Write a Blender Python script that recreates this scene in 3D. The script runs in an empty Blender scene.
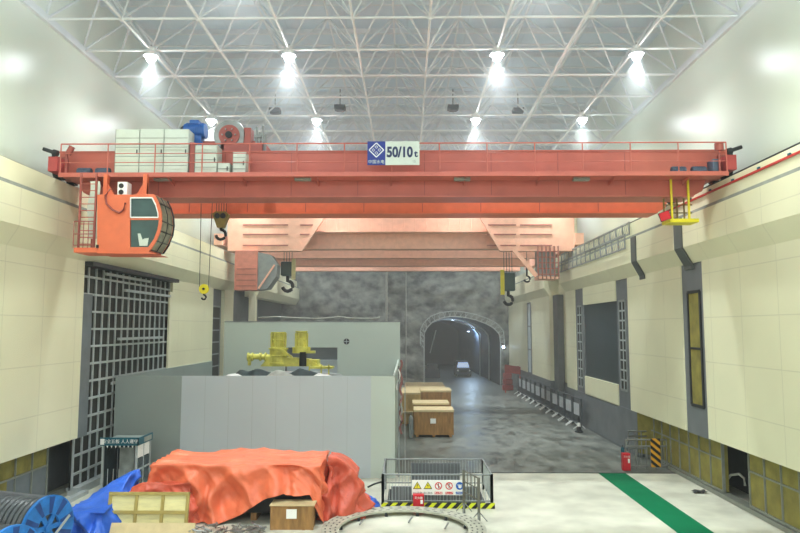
import bpy, math, random
from mathutils import Vector, Matrix, noise
random.seed(7)
C = bpy.context.scene.collection
PI = math.pi

# ------------------------------------------------------------------ camera
F = 670.0; H = 6.6; TH = math.atan(61.5/F); YW = math.atan(7/F)
def P(x, y, X=None, Y=None, Z=None):
    """survey helper: the point of the hall seen at photo pixel (x, y) on a plane X=, Y= or Z="""
    a = (x-400)/F; b = (266.5-y)/F
    dy = math.cos(TH)-b*math.sin(TH); dz = math.sin(TH)+b*math.cos(TH)
    d = (a*math.cos(YW)-dy*math.sin(YW), a*math.sin(YW)+dy*math.cos(YW), dz)
    t = X/d[0] if X is not None else (Y/d[1] if Y is not None else (Z-H)/d[2])
    return Vector((d[0]*t, d[1]*t, H+d[2]*t))

# ------------------------------------------------------------------ materials
def lin(c):
    return tuple((v/12.92 if v <= .04045 else ((v+.055)/1.055)**2.4) for v in (x/255 for x in c))
MATS = {}
def mat(name, col, rough=.6, metal=0, var=.12, scale=3.0, bump=0.0, bscale=12, spec=.5, emit=None, estr=0, stretch=(1, 1, 1), col2=None, alpha=1, thr=None):
    m = bpy.data.materials.new(name); m.use_nodes = True
    nt = m.node_tree; N = nt.nodes; L = nt.links
    p = N['Principled BSDF']
    c = lin(col)
    p.inputs['Roughness'].default_value = rough
    p.inputs['Metallic'].default_value = metal
    p.inputs['Specular IOR Level'].default_value = spec
    tc = N.new('ShaderNodeTexCoord'); mp = N.new('ShaderNodeMapping'); mp.inputs['Scale'].default_value = stretch
    geo = N.new('ShaderNodeNewGeometry')
    L.new(geo.outputs['Position'], mp.inputs['Vector'])
    nz = N.new('ShaderNodeTexNoise'); nz.inputs['Scale'].default_value = scale; nz.inputs['Detail'].default_value = 5
    L.new(mp.outputs[0], nz.inputs['Vector'])
    rp = N.new('ShaderNodeValToRGB')
    lo, hi = (.32, .68) if thr is None else thr
    rp.color_ramp.elements[0].position = lo; rp.color_ramp.elements[1].position = hi
    if col2 is None:
        rp.color_ramp.elements[0].color = tuple(v*(1-var) for v in c)+(1,)
        rp.color_ramp.elements[1].color = tuple(min(1, v*(1+var*.6)) for v in c)+(1,)
    else:
        rp.color_ramp.elements[0].color = c+(1,)
        rp.color_ramp.elements[1].color = lin(col2)+(1,)
    L.new(nz.outputs[0], rp.inputs[0]); L.new(rp.outputs[0], p.inputs['Base Color'])
    if bump:
        n2 = N.new('ShaderNodeTexNoise'); n2.inputs['Scale'].default_value = bscale; n2.inputs['Detail'].default_value = 4
        L.new(mp.outputs[0], n2.inputs['Vector'])
        bp = N.new('ShaderNodeBump'); bp.inputs['Strength'].default_value = bump; bp.inputs['Distance'].default_value = .1
        L.new(n2.outputs[0], bp.inputs['Height']); L.new(bp.outputs[0], p.inputs['Normal'])
    if emit:
        p.inputs['Emission Color'].default_value = lin(emit)+(1,); p.inputs['Emission Strength'].default_value = estr
    if alpha < 1: p.inputs['Alpha'].default_value = alpha
    MATS[name] = m
    return m

def panel_mat(name, col, jy=1.2, jz=2.4, line=.8, rough=.45, axis='YZ', var=.05, offy=0, offz=0, spec=.4):
    """painted cladding with thin joints every jy by jz metres"""
    m = mat(name, col, rough, var=var, scale=.35, spec=spec)
    nt = m.node_tree; N = nt.nodes; L = nt.links
    p = N['Principled BSDF']; rp = [n for n in N if n.type == 'VALTORGB'][0]
    geo = N.new('ShaderNodeNewGeometry'); sp = N.new('ShaderNodeSeparateXYZ'); L.new(geo.outputs['Position'], sp.inputs[0])
    prev = None
    for ax, st, off in ((axis[0], jy, offy), (axis[1], jz, offz)):
        if not st: continue
        ad = N.new('ShaderNodeMath'); ad.operation = 'ADD'; ad.inputs[1].default_value = 1000*st+off; L.new(sp.outputs[ax], ad.inputs[0])
        md = N.new('ShaderNodeMath'); md.operation = 'MODULO'; md.inputs[1].default_value = st; L.new(ad.outputs[0], md.inputs[0])
        lt = N.new('ShaderNodeMath'); lt.operation = 'LESS_THAN'; lt.inputs[1].default_value = .035; L.new(md.outputs[0], lt.inputs[0])
        if prev is None: prev = lt
        else:
            mx = N.new('ShaderNodeMath'); mx.operation = 'MAXIMUM'; L.new(prev.outputs[0], mx.inputs[0]); L.new(lt.outputs[0], mx.inputs[1]); prev = mx
    mix = N.new('ShaderNodeMix'); mix.data_type = 'RGBA'; mix.blend_type = 'MULTIPLY'
    L.new(prev.outputs[0], mix.inputs[0]); L.new(rp.outputs[0], mix.inputs[6]); mix.inputs[7].default_value = (line, line, line, 1)
    L.new(mix.outputs[2], p.inputs['Base Color'])
    return m

M_cream = panel_mat('cream_cladding', (228, 227, 197), 2.4, 1.75, .86)
M_upper = panel_mat('upper_wall_cladding', (206, 214, 202), 3.0, 0, .96, rough=.28, spec=.5)
M_beam = mat('runway_beam_cladding', (228, 226, 198), .5, var=.06, scale=.8)
M_ledge = mat('ledge_concrete', (150, 155, 148), .8, var=.15)
M_greywall = mat('dark_grey_render', (112, 117, 121), .6, var=.12, scale=1.2)
M_slot = mat('slot_grey_paint', (118, 124, 130), .5, var=.05)
M_black = mat('black_screen_panel', (62, 72, 76), .45, var=.1, scale=.7)
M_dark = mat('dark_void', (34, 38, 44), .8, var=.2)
M_insul = mat('yellow_insulation', (140, 132, 64), .85, var=.28, scale=1.8, bump=.15)
M_stud = mat('galvanised_stud', (182, 190, 190), .45, .2, var=.1)
M_bluegrey = mat('bluegrey_board', (112, 120, 124), .6, var=.12, scale=2)
M_glassdark = mat('dark_glazing', (44, 47, 44), .6, var=.4, scale=.7)
M_concrete = mat('cream_epoxy_floor', (204, 205, 190), .4, var=.2, scale=.9, bump=.02, bscale=3)
M_rock = mat('sprayed_rock', (78, 84, 84), .85, var=.5, scale=.8, bump=1, bscale=1.4, col2=(156, 160, 154), stretch=(1, 1, 1.3))
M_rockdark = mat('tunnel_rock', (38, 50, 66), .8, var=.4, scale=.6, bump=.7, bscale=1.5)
M_deck = panel_mat('roof_deck_sheet', (190, 208, 222), 3.0, 3.0, .8, axis='XY', var=.03)
M_chord = mat('white_steel_tube', (226, 230, 230), .4, .0, var=.05)
M_web = mat('grey_steel_tube', (206, 212, 216), .45, .0, var=.08)
M_crane = mat('crane_vermilion', (192, 106, 92), .42, var=.10, scale=1.2)
M_crane_dk = mat('crane_red_shade', (160, 84, 76), .45, var=.1)
M_cab = mat('cab_orange', (220, 116, 80), .38, var=.06)
M_crane_rear = mat('crane_lit_orange', (224, 122, 88), .42, var=.08)  # crane paint brightened so the rear girder looks lit
M_crane_far = mat('crane_far_hazed', (246, 192, 168), .5, var=.08)  # crane paint lightened, the distant haze is put into the colour
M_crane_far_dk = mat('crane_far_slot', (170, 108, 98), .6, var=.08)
M_cabinet = mat('cabinet_white', (202, 210, 200), .4, var=.04)
M_white = mat('white_paint', (238, 240, 238), .4, var=.03)
M_grey = mat('grey_paint', (140, 146, 146), .5, var=.1)
M_steel = mat('worn_steel', (150, 152, 150), .4, .7, var=.2)
M_darksteel = mat('dark_steel', (52, 55, 58), .5, .4, var=.2)
M_blue = mat('motor_blue', (48, 104, 176), .4, var=.1)
M_yellow = mat('safety_yellow', (226, 214, 40), .5, var=.08)
M_yel_mach = mat('turbine_yellow', (208, 204, 98), .45, var=.22, scale=2.5)
M_olive = mat('hook_block_olive', (132, 116, 52), .5, var=.3)
M_hookblack = mat('hook_black', (30, 32, 34), .45, .3, var=.1)
M_red = mat('fire_red', (200, 26, 44), .4, var=.08)
M_redbar = mat('conductor_red', (190, 52, 44), .5, var=.1)
M_signred = mat('prohibition_red', (214, 30, 44), .5, var=0)
M_signblue = mat('sign_blue', (36, 56, 140), .5, var=.05)
M_safeblue = mat('mandatory_blue', (16, 96, 190), .5, var=0)
M_teal = mat('booth_teal', (14, 92, 108), .45, var=.05)
M_ink = mat('sign_ink', (44, 54, 92), .6, var=0)
M_blackink = mat('sign_black', (20, 20, 20), .6, var=0)
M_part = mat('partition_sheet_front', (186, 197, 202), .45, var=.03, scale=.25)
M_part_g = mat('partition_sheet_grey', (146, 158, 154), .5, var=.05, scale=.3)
M_part_r = mat('partition_sheet_end', (192, 204, 196), .45, var=.03, scale=.3)
M_orange = mat('orange_tarpaulin', (228, 120, 84), .4, var=.16, scale=1.4, bump=.5, bscale=2.2)
M_orange2 = mat('red_orange_tarpaulin', (206, 96, 72), .4, var=.2, scale=2, bump=.6, bscale=3)
M_bluetarp = mat('blue_tarpaulin', (46, 106, 212), .38, var=.2, scale=1.5, bump=.4, bscale=3)
M_ply = mat('pale_plywood', (230, 222, 168), .6, var=.12, scale=2, stretch=(1, 1, 5))
M_batten = mat('pine_batten', (176, 158, 92), .6, var=.15)
M_crate = mat('brown_plywood', (164, 124, 74), .6, var=.3, scale=2.2, stretch=(3, 3, .7))
M_crate2 = mat('straw_plywood', (196, 168, 112), .6, var=.2, scale=2.2, stretch=(3, 3, .7))
M_cratetop = mat('crate_lid_board', (206, 188, 146), .6, var=.1)
M_paper = mat('paper_label', (240, 240, 236), .6, var=.02)
M_reelblue = mat('reel_blue_board', (26, 118, 196), .5, var=.35, scale=2.5)
M_reeldark = mat('reel_dark_blue', (18, 70, 140), .55, var=.3, scale=3)
M_cable = mat('black_cable', (74, 80, 82), .35, var=.2, scale=6)
M_green = mat('green_walkway', (0, 112, 74), .9, var=.06, scale=1.5, spec=.1)
M_tealsheet = mat('dark_green_sheet', (14, 40, 42), .6, var=.3, scale=3)
M_conc_raw = mat('raw_concrete', (158, 160, 152), .8, var=.2)
M_ringsteel = mat('ring_pale_steel', (186, 188, 172), .5, .2, var=.2)
M_car = mat('car_paint', (60, 72, 88), .3, var=.05)
M_glow = mat('lamp_lens', (255, 255, 255), .5, emit=(240, 248, 255), estr=40)
M_glow2 = mat('tunnel_lamp_lens', (255, 255, 255), .5, emit=(205, 225, 255), estr=12)
M_rope = mat('wire_rope', (70, 66, 60), .6, var=.1)
M_redplastic = mat('barrier_red', (180, 76, 74), .5, var=.12)
M_gap = mat('wet_stone', (0, 0, 0))
M_cabglass = mat('cab_glass', (70, 92, 92), .12, var=.2, scale=2)
M_cabglass_f = mat('cab_front_glass', (150, 152, 134), .15, var=.3, scale=3)
M_booth_in = mat('booth_interior', (176, 184, 176), .6, var=.25, scale=3)
M_boothglass = mat('booth_dark_glass', (64, 78, 84), .2, var=.3, scale=2)

# dark worn stone floor at the far end
def dark_floor():
    m = bpy.data.materials.new('dark_worn_floor'); m.use_nodes = True
    nt = m.node_tree; N = nt.nodes; L = nt.links; p = N['Principled BSDF']
    geo = N.new('ShaderNodeNewGeometry'); mp = N.new('ShaderNodeMapping'); mp.inputs['Scale'].default_value = (.55, .22, 1)
    L.new(geo.outputs['Position'], mp.inputs['Vector'])
    a = N.new('ShaderNodeTexNoise'); a.inputs['Scale'].default_value = 2.6; a.inputs['Detail'].default_value = 12; a.inputs['Roughness'].default_value = .72
    L.new(mp.outputs[0], a.inputs['Vector'])
    r = N.new('ShaderNodeValToRGB'); e = r.color_ramp.elements
    e[0].position = .36; e[0].color = lin((56, 59, 57))+(1,)
    e[1].position = .66; e[1].color = lin((138, 142, 136))+(1,)
    x = e.new(.48); x.color = lin((104, 109, 104))+(1,)
    L.new(a.outputs[0], r.inputs[0]); L.new(r.outputs[0], p.inputs['Base Color'])
    r2 = N.new('ShaderNodeMapRange'); r2.inputs[1].default_value = .3; r2.inputs[2].default_value = .7
    r2.inputs[3].default_value = .25; r2.inputs[4].default_value = .6
    L.new(a.outputs[0], r2.inputs[0]); L.new(r2.outputs[0], p.inputs['Roughness'])
    bp = N.new('ShaderNodeBump'); bp.inputs['Strength'].default_value = .05; bp.inputs['Distance'].default_value = .03
    L.new(a.outputs[0], bp.inputs['Height']); L.new(bp.outputs[0], p.inputs['Normal'])
    return m
M_darkfloor = dark_floor()

def stripes(name, c1, c2, vec, period, rough=.5):
    m = bpy.data.materials.new(name); m.use_nodes = True
    nt = m.node_tree; N = nt.nodes; L = nt.links; p = N['Principled BSDF']; p.inputs['Roughness'].default_value = rough
    geo = N.new('ShaderNodeNewGeometry')
    dt = N.new('ShaderNodeVectorMath'); dt.operation = 'DOT_PRODUCT'; dt.inputs[1].default_value = vec
    L.new(geo.outputs['Position'], dt.inputs[0])
    ad = N.new('ShaderNodeMath'); ad.operation = 'ADD'; ad.inputs[1].default_value = 1000*period; L.new(dt.outputs['Value'], ad.inputs[0])
    md = N.new('ShaderNodeMath'); md.operation = 'MODULO'; md.inputs[1].default_value = period; L.new(ad.outputs[0], md.inputs[0])
    gt = N.new('ShaderNodeMath'); gt.operation = 'GREATER_THAN'; gt.inputs[1].default_value = period*.5; L.new(md.outputs[0], gt.inputs[0])
    mx = N.new('ShaderNodeMix'); mx.data_type = 'RGBA'; L.new(gt.outputs[0], mx.inputs[0])
    mx.inputs[6].default_value = lin(c1)+(1,); mx.inputs[7].default_value = lin(c2)+(1,)
    L.new(mx.outputs[2], p.inputs['Base Color'])
    return m
M_hazard = stripes('hazard_stripe', (214, 222, 40), (26, 28, 26), (1, 0, -1), .36)
M_hazard2 = stripes('hazard_stripe_orange', (232, 170, 30), (30, 28, 26), (1, 0, 1.2), .4)

# ------------------------------------------------------------------ mesh builder
ORG = {}
class MB:
    def __init__(s, M=None): s.v = []; s.f = []; s.mi = []; s.sm = []; s.M = M; s.cur = 0; s.smooth = False
    def _add(s, vs, fs, smooth=None):
        b = len(s.v)
        if s.M is not None: vs = [s.M @ Vector(v) for v in vs]
        s.v += [Vector(v) for v in vs]
        sm = s.smooth if smooth is None else smooth
        for f in fs: s.f.append(tuple(b+i for i in f)); s.mi.append(s.cur); s.sm.append(sm)
        return s
    def box(s, x0, x1, y0, y1, z0, z1):
        x0, x1 = sorted((x0, x1)); y0, y1 = sorted((y0, y1)); z0, z1 = sorted((z0, z1))
        return s._add([(x0, y0, z0), (x1, y0, z0), (x1, y1, z0), (x0, y1, z0), (x0, y0, z1), (x1, y0, z1), (x1, y1, z1), (x0, y1, z1)],
               [(3, 2, 1, 0), (4, 5, 6, 7), (0, 1, 5, 4), (1, 2, 6, 5), (2, 3, 7, 6), (3, 0, 4, 7)])
    def tube(s, a, b, r, n=8, r2=None, caps=True):
        a = Vector(a); b = Vector(b); d = (b-a)
        if d.length < 1e-6: return s
        d.normalize(); r2 = r if r2 is None else r2
        u = d.cross(Vector((0, 0, 1)) if abs(d.z) < .9 else Vector((1, 0, 0))).normalized(); w = d.cross(u)
        vs = []
        for c, rr in ((a, r), (b, r2)):
            for i in range(n):
                t = 2*PI*(i+.5)/n; vs.append(c+u*math.cos(t)*rr+w*math.sin(t)*rr)
        fs = [(i, n+i, n+(i+1) % n, (i+1) % n) for i in range(n)]
        s._add(vs, fs, n > 5)
        if caps: s._add(vs, [tuple(range(n)), tuple(reversed(range(n, 2*n)))], False)
        return s
    def path(s, pts, r, n=6, closed=False):
        pts = [Vector(p) for p in pts]; m = len(pts); vs = []; fs = []
        for i, p in enumerate(pts):
            d = (pts[(i+1) % m] - pts[i-1]) if (closed or 0 < i < m-1) else (pts[1]-pts[0] if i == 0 else pts[-1]-pts[-2])
            d.normalize(); u = d.cross(Vector((0, 0, 1)) if abs(d.z) < .95 else Vector((1, 0, 0))).normalized(); w = d.cross(u)
            for k in range(n):
                t = 2*PI*k/n; vs.append(p+u*math.cos(t)*r+w*math.sin(t)*r)
        for i in range(m if closed else m-1):
            j = (i+1) % m
            for k in range(n): fs.append((i*n+k, j*n+k, j*n+(k+1) % n, i*n+(k+1) % n))
        if not closed: fs += [tuple(range(n)), tuple(reversed(range((m-1)*n, m*n)))]
        return s._add(vs, fs, n > 5)
    def prism(s, poly, axis, a, b):
        """poly: 2-D points; axis 'X': (y,z), 'Y': (x,z), 'Z': (x,y)"""
        def pt(p, t): return {'X': (t, p[0], p[1]), 'Y': (p[0], t, p[1]), 'Z': (p[0], p[1], t)}[axis]
        n = len(poly); vs = [pt(p, a) for p in poly]+[pt(p, b) for p in poly]
        fs = [tuple(range(n)), tuple(reversed(range(n, 2*n)))]+[(i, n+i, n+(i+1) % n, (i+1) % n) for i in range(n)]
        return s._add(vs, fs)
    def bar(s, a, b, w, h):
        """rectangular bar between two points"""
        a = Vector(a); b = Vector(b); d = (b-a).normalized()
        u = d.cross(Vector((0, 0, 1)) if abs(d.z) < .95 else Vector((0, 1, 0))).normalized()*w/2; k = d.cross(u.normalized()).normalized()*h/2
        vs = [a-u-k, a+u-k, a+u+k, a-u+k, b-u-k, b+u-k, b+u+k, b-u+k]
        return s._add(vs, [(3, 2, 1, 0), (4, 5, 6, 7), (0, 1, 5, 4), (1, 2, 6, 5), (2, 3, 7, 6), (3, 0, 4, 7)])
    def lathe(s, prof, c, axis='Z', n=24):
        """prof: (radius, height) pairs around the axis through c"""
        vs = []; c = Vector(c)
        for r, h in prof:
            for i in range(n):
                t = 2*PI*i/n; x, y = r*math.cos(t), r*math.sin(t)
                vs.append(c+Vector({'Z': (x, y, h), 'X': (h, x, y), 'Y': (x, h, y)}[axis]))
        fs = []
        for k in range(len(prof)-1):
            for i in range(n): fs.append((k*n+i, k*n+(i+1) % n, (k+1)*n+(i+1) % n, (k+1)*n+i))
        if prof[0] != prof[-1]: fs += [tuple(reversed(range(n))), tuple(range((len(prof)-1)*n, len(prof)*n))]
        return s._add(vs, fs, False)
    def grid(s, fn, nu, nv, smooth=True, closed_u=False):
        vs = [fn(i/nu, j/nv) for j in range(nv+1) for i in range(nu+(0 if closed_u else 1))]
        w = nu if closed_u else nu+1
        fs = [(j*w+i, j*w+(i+1) % w, (j+1)*w+(i+1) % w, (j+1)*w+i) for j in range(nv) for i in range(nu)]
        return s._add(vs, fs, smooth)
    def build(s, name, mats, parent=None, bevel=0, origin=None):
        if not isinstance(mats, (list, tuple)): mats = [mats]
        lo = Vector([min(v[i] for v in s.v) for i in range(3)]); hi = Vector([max(v[i] for v in s.v) for i in range(3)])
        o_ = Vector(((lo.x+hi.x)/2, (lo.y+hi.y)/2, lo.z)) if origin is None else Vector(origin)
        me = bpy.data.meshes.new(name); me.from_pydata([v-o_ for v in s.v], [], s.f)
        for m in mats: me.materials.append(m)
        me.polygons.foreach_set('material_index', s.mi); me.polygons.foreach_set('use_smooth', s.sm)
        me.update()
        ob = bpy.data.objects.new(name, me); C.objects.link(ob)
        ORG[ob.name] = o_
        if parent is not None: ob.parent = parent; ob.location = o_-ORG[parent.name]
        else: ob.location = o_
        if bevel:
            b = ob.modifiers.new('edge', 'BEVEL'); b.width = bevel; b.segments = 2; b.limit_method = 'ANGLE'
        return ob
def tag(o, label=None, cat=None, group=None, kind=None):
    if label: o['label'] = label
    if cat: o['category'] = cat
    if group: o['group'] = group
    if kind: o['kind'] = kind
    return o
def thing(name, loc, label, cat, group=None, kind=None):
    o = bpy.data.objects.new(name, None); C.objects.link(o); o.location = loc; o.empty_display_size = .3
    ORG[o.name] = Vector(loc)
    return tag(o, label, cat, group, kind)
def struct(o): o['kind'] = 'structure'; return o
def copy_tree(o, parent=None):
    c = o.copy(); C.objects.link(c); ORG[c.name] = ORG[o.name].copy()
    if parent is not None: c.parent = parent
    for ch in list(o.children): copy_tree(ch, c)
    return c
def text(body, size, loc, rot, m, parent, name='lettering', align='CENTER', sx=1, off=0):
    cu = bpy.data.curves.new(name, 'FONT'); cu.body = body; cu.size = size; cu.align_x = align; cu.align_y = 'CENTER'; cu.extrude = .004
    cu.offset = off
    cu.materials.append(m)
    t_ = bpy.data.objects.new('tmp_text', cu); C.objects.link(t_)
    dg = bpy.context.evaluated_depsgraph_get(); me = bpy.data.meshes.new_from_object(t_.evaluated_get(dg))
    bpy.data.objects.remove(t_); me.materials.clear(); me.materials.append(m)
    o = bpy.data.objects.new(name, me); C.objects.link(o); ORG[o.name] = Vector(loc)
    o.parent = parent; o.location = Vector(loc)-ORG[parent.name]; o.rotation_euler = rot; o.scale = (sx, 1, 1)
    return o
FRONT = (PI/2, 0, 0)     # lettering that faces the near end of the hall

# ================================================================== THE SETTING
Y0, Y1 = -14.0, 79.0
EDGE = 31.4
struct(MB().box(-16, 14, Y0, EDGE, -.3, 0).build('floor', M_concrete))
o = struct(MB().box(-16, 14, EDGE, 125, -.3, -.02).build('floor_far', M_darkfloor))
mb = MB()
for y in (EDGE-.02,): mb.box(-.4, 12.3, y, y+.12, -.02, .012)
struct(mb.build('trim_1', M_darksteel))
mb = MB().prism([(P(598, 473, Z=0).x, EDGE-.05), (9.95, EDGE-.05), (9.9, 16), (8.75, 16)], 'Z', .0, .008)
tag(mb.build('green_walkway_strip', M_green), 'long green painted walkway strip running along the pale concrete floor', 'floor marking')

# --- cross-section of the cladding on each side (sgn=+1 right, -1 left)
def section(sx, y0, y1, mb, z0=2.25, top=True):
    """panel, bend and runway beam face; sx maps an offset from the hall's middle to X"""
    zs = [(12.5, z0), (12.5, 9.2), (12.1, 9.95), (12.1, 11.2), (13.5, 11.2), (13.5, z0)]
    mb.prism([(sx(a), z) for a, z in zs], 'Y', y0, y1)
R = lambda a: -.6+a
Lf = lambda a: -.6-a

# right wall
mb = MB()
mb.cur = 0
hi = [(12.5, 9.3), (12.1, 9.95), (12.1, 11.2), (13.5, 11.2), (13.5, 9.3)]
for (a, b) in ((Y0, 50.5), (56.2, Y1)):
    mb.prism([(R(p), z) for p, z in hi], 'Y', a, b)
for (a, b) in ((Y0, 27.08), (29.2, 36.3), (38.4, 45.5), (47.7, 50.5), (56.2, Y1)):
    zb = 2.25
    if a == 38.4:
        mb.box(R(12.5), R(13.5), a, b, 2.2, 3.41); mb.box(R(12.5), R(13.5), a, b, 8.14, 9.3)
    else: mb.box(R(12.5), R(13.5), a, b, zb, 9.3)
mb.box(R(13.3), R(13.6), 50.5, 56.2, 2.25, 18)
wall_r = struct(mb.build('wall_right', M_cream))
mb = MB().box(R(13.5), R(13.9), Y0, Y1, 11.2, 21.6)
struct(mb.build('wall_right_upper', M_upper))
# left wall
mb = MB()
for (a, b) in ((Y0, 50.5), (58, Y1)):
    mb.prism([(Lf(p), z) for p, z in hi], 'Y', a, b)
for (a, b) in ((Y0, 27.0), (37.3, 45.2), (48.0, 50.5)):
    mb.box(Lf(12.5), Lf(13.7), a, b, 2.25 if a < 0 else 0, 9.3)
wall_l = struct(mb.build('wall_left', M_cream))
struct(MB().box(Lf(13.5), Lf(13.9), Y0, Y1, 11.2, 21.6).build('wall_left_upper', M_upper))
# grey plinths and recess backs
mb = MB()
mb.box(R(12.5), R(13.6), 35.4, 50.5, 0, 2.25)
for a, b in ((27.08, 29.2), (36.3, 38.4), (45.5, 47.7)): mb.box(R(12.56), R(13.4), a, b, 2.2, 9.3)
mb.box(R(12.5), R(13.6), 56.2, Y1, 0, 2.25); mb.box(R(13.2), R(13.7), 50.5, 56.2, 0, 2.25)
mb.box(R(12.8), R(13.4), 54.6, 56.2, 0, 9.3)
struct(mb.build('wall_right_plinth', M_greywall))
mb = MB().box(R(12.62), R(13.4), 38.4, 45.5, 3.41, 8.14)
struct(mb.build('wall_right_dark_panel', M_black))
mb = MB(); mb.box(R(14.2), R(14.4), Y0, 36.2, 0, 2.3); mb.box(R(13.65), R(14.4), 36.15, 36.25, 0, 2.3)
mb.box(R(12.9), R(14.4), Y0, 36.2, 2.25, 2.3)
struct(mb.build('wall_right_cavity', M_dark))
mb = MB()
mb.box(Lf(13.9), Lf(14.1), Y0, 58, 0, 9.4); mb.box(Lf(14.2), Lf(14.4), 50.5, Y1, 0, 21)
mb.box(Lf(13.0), Lf(14.0), 27.0, 37.3, 9.32, 9.38)
mb.box(Lf(12.6), Lf(14.0), 45.2, 48.0, 0, 9.3) if False else mb.box(Lf(12.75), Lf(14.0), 45.2, 48.0, 0, 9.3)
struct(mb.build('wall_left_recess', M_greywall))

# insulated stud base walls (near part on both sides)
M_sill = mat('stud_dull_grey', (138, 142, 132), .6, var=.1)
def stud_base(sx, y0, y1, gaps, name, lowmat=None, lowfrom=None):
    root = bpy.data.objects.new(name, None); C.objects.link(root); ORG[root.name] = Vector((sx(13), y0, 0)); root.location = ORG[root.name]
    root['kind'] = 'structure'
    ins = MB(); st = MB(); low = MB()
    ys = []; y = y0
    runs = []
    cur = y0
    for g0, g1 in gaps+[(y1, y1)]:
        if g0 > cur: runs.append((cur, g0))
        cur = g1
    for a, b in runs:
        n = max(1, round((b-a)/1.05))
        for k in range(n+1):
            yy = a+(b-a)*k/n
            st.box(sx(12.94), sx(13.06), yy-.02, yy+.02, .15, 2.25)
        st.box(sx(12.95), sx(13.06), a, b, 1.42, 1.48)
        st.box(sx(12.93), sx(13.1), a, b, .18, .26)
        tgt = low if (lowmat and b > lowfrom) else ins
        ins.box(sx(13.0), sx(13.2), a, b, 1.45, 2.25)
        if lowmat:
            s_ = max(a, lowfrom)
            if a < s_: ins.box(sx(13.0), sx(13.2), a, s_, .2, 1.45)
            low.box(sx(13.0), sx(13.2), s_, b, .2, 1.45)
        else: ins.box(sx(13.0), sx(13.2), a, b, .2, 1.45)
    st.box(sx(12.85), sx(13.25), y0, y1, 0, .16)
    if sx is R: ins.prism([(sx(12.52), 35.39), (sx(13.0), 34.6), (sx(13.0), 35.39)], 'Z', .2, 2.25)
    ins.build('insulation_panel', M_insul, root); st.build('stud_frame', M_sill, root)
    if low.v: low.build('board_panel', M_bluegrey, root)
    return root
stud_base(R, Y0, 35.35, [(24.95, 27.03)], 'wall_right_base')
stud_base(Lf, Y0, 28.0, [(25.7, 28.0)], 'wall_left_base', M_bluegrey, 23.2)

# narrow slot windows on the right wall and left wall
def slot_window(sx, y0, y1, z0, z1, n, name, pane, fr, mull, depth=12.55):
    root = bpy.data.objects.new(name, None); C.objects.link(root); root.location = (sx(depth), (y0+y1)/2, z0); ORG[root.name] = root.location.copy()
    root['kind'] = 'structure'
    f = MB()
    for yy in (y0, y1): f.box(sx(depth-.05), sx(depth+.1), yy-.06, yy+.06, z0, z1)
    for zz in (z0, z1): f.box(sx(depth-.05), sx(depth+.1), y0, y1, zz-.06, zz+.06)
    f.build('window_frame', fr, root)
    MB().box(sx(depth-.01), sx(depth+.05), y0, y1, z0, z1).build('window_pane', pane, root)
    b = MB()
    for k in range(1, n):
        zz = z0+(z1-z0)*k/n; b.box(sx(depth-.04), sx(depth+.04), y0, y1, zz-.045, zz+.045)
    if mull: b.box(sx(depth-.04), sx(depth+.04), (y0+y1)/2-.05, (y0+y1)/2+.05, z0, z1)
    if b.v: b.build('glazing_bar', M_stud if mull else fr, root)
slot_window(R, 27.45, 28.6, 3.41, 8.1, 2, 'window_1', M_insul, M_darksteel, False)
slot_window(R, 36.8, 37.9, 3.2, 8.1, 9, 'window_2', M_glassdark, M_grey, True)
slot_window(R, 46.0, 47.2, 2.6, 8.1, 9, 'window_3', M_glassdark, M_grey, True)
slot_window(R, 64.5, 66.2, 2.3, 9.0, 3, 'window_4', M_part, M_greywall, False, 12.47)
slot_window(Lf, 45.6, 47.7, 1.5, 8.1, 8, 'window_5', M_glassdark, M_grey, False, 12.74)
# dark cover strips that follow the bend
M_cover = mat('cover_dark_grey', (88, 94, 92), .6, var=.1)
def bend_cover(y0, y1, name):
    t = .05; pr = [(12.5, 9.05), (12.5, 9.2), (12.1, 9.95), (12.1, 11.2)]
    mb = MB().prism([(R(a-t), z) for a, z in pr]+[(R(a+.02), z) for a, z in reversed(pr)], 'Y', y0, y1)
    struct(mb.build(name, M_cover))
bend_cover(27.85, 28.65, 'trim_2'); bend_cover(33.5, 34.2, 'trim_3')

# big gridded curtain wall in the left recess
root = bpy.data.objects.new('window_6', None); C.objects.link(root); root.location = (Lf(13), 32.5, 0); ORG[root.name] = root.location.copy(); root['kind'] = 'structure'
ga, gb = 27.05, 37.25
MB().box(Lf(12.72), Lf(12.8), ga, gb, .2, 9.3).build('window_pane', M_glassdark, root)
mb = MB(); nv = 15
for k in range(nv+1):
    yy = ga+(gb-ga)*k/nv; mb.box(Lf(12.64), Lf(12.7), yy-.045, yy+.045, .3, 9.2)
mb.build('mullion', M_stud, root)
mb = MB()
for k in range(12):
    zz = .8+k*.72; mb.box(Lf(12.62), Lf(12.7), ga, gb, zz-.045, zz+.045)
for (a, b, zz) in ((29, 34, 8.95), (30.5, 36, 6.1), (30, 36.3, 4.15), (31, 37, 8.35)): mb.box(Lf(12.48), Lf(12.58), a, b, zz-.06, zz+.06)
mb.build('transom', M_stud, root)
MB().box(Lf(12.4), Lf(12.9), 27.05, 37.3, 0, .3).build('window_sill', M_stud, root)
MB().box(Lf(12.15), Lf(12.8), 27.0, 37.3, 9.12, 9.3).build('window_head', M_darksteel, root)
MB().box(Lf(12.6), Lf(12.74), 27.2, 28.0, 2.2, 8.0).build('side_board', M_bluegrey, root)
MB().box(Lf(12.5), Lf(12.6), 36.9, 37.3, 0, 8.6).build('window_jamb', M_beam, root)

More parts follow.
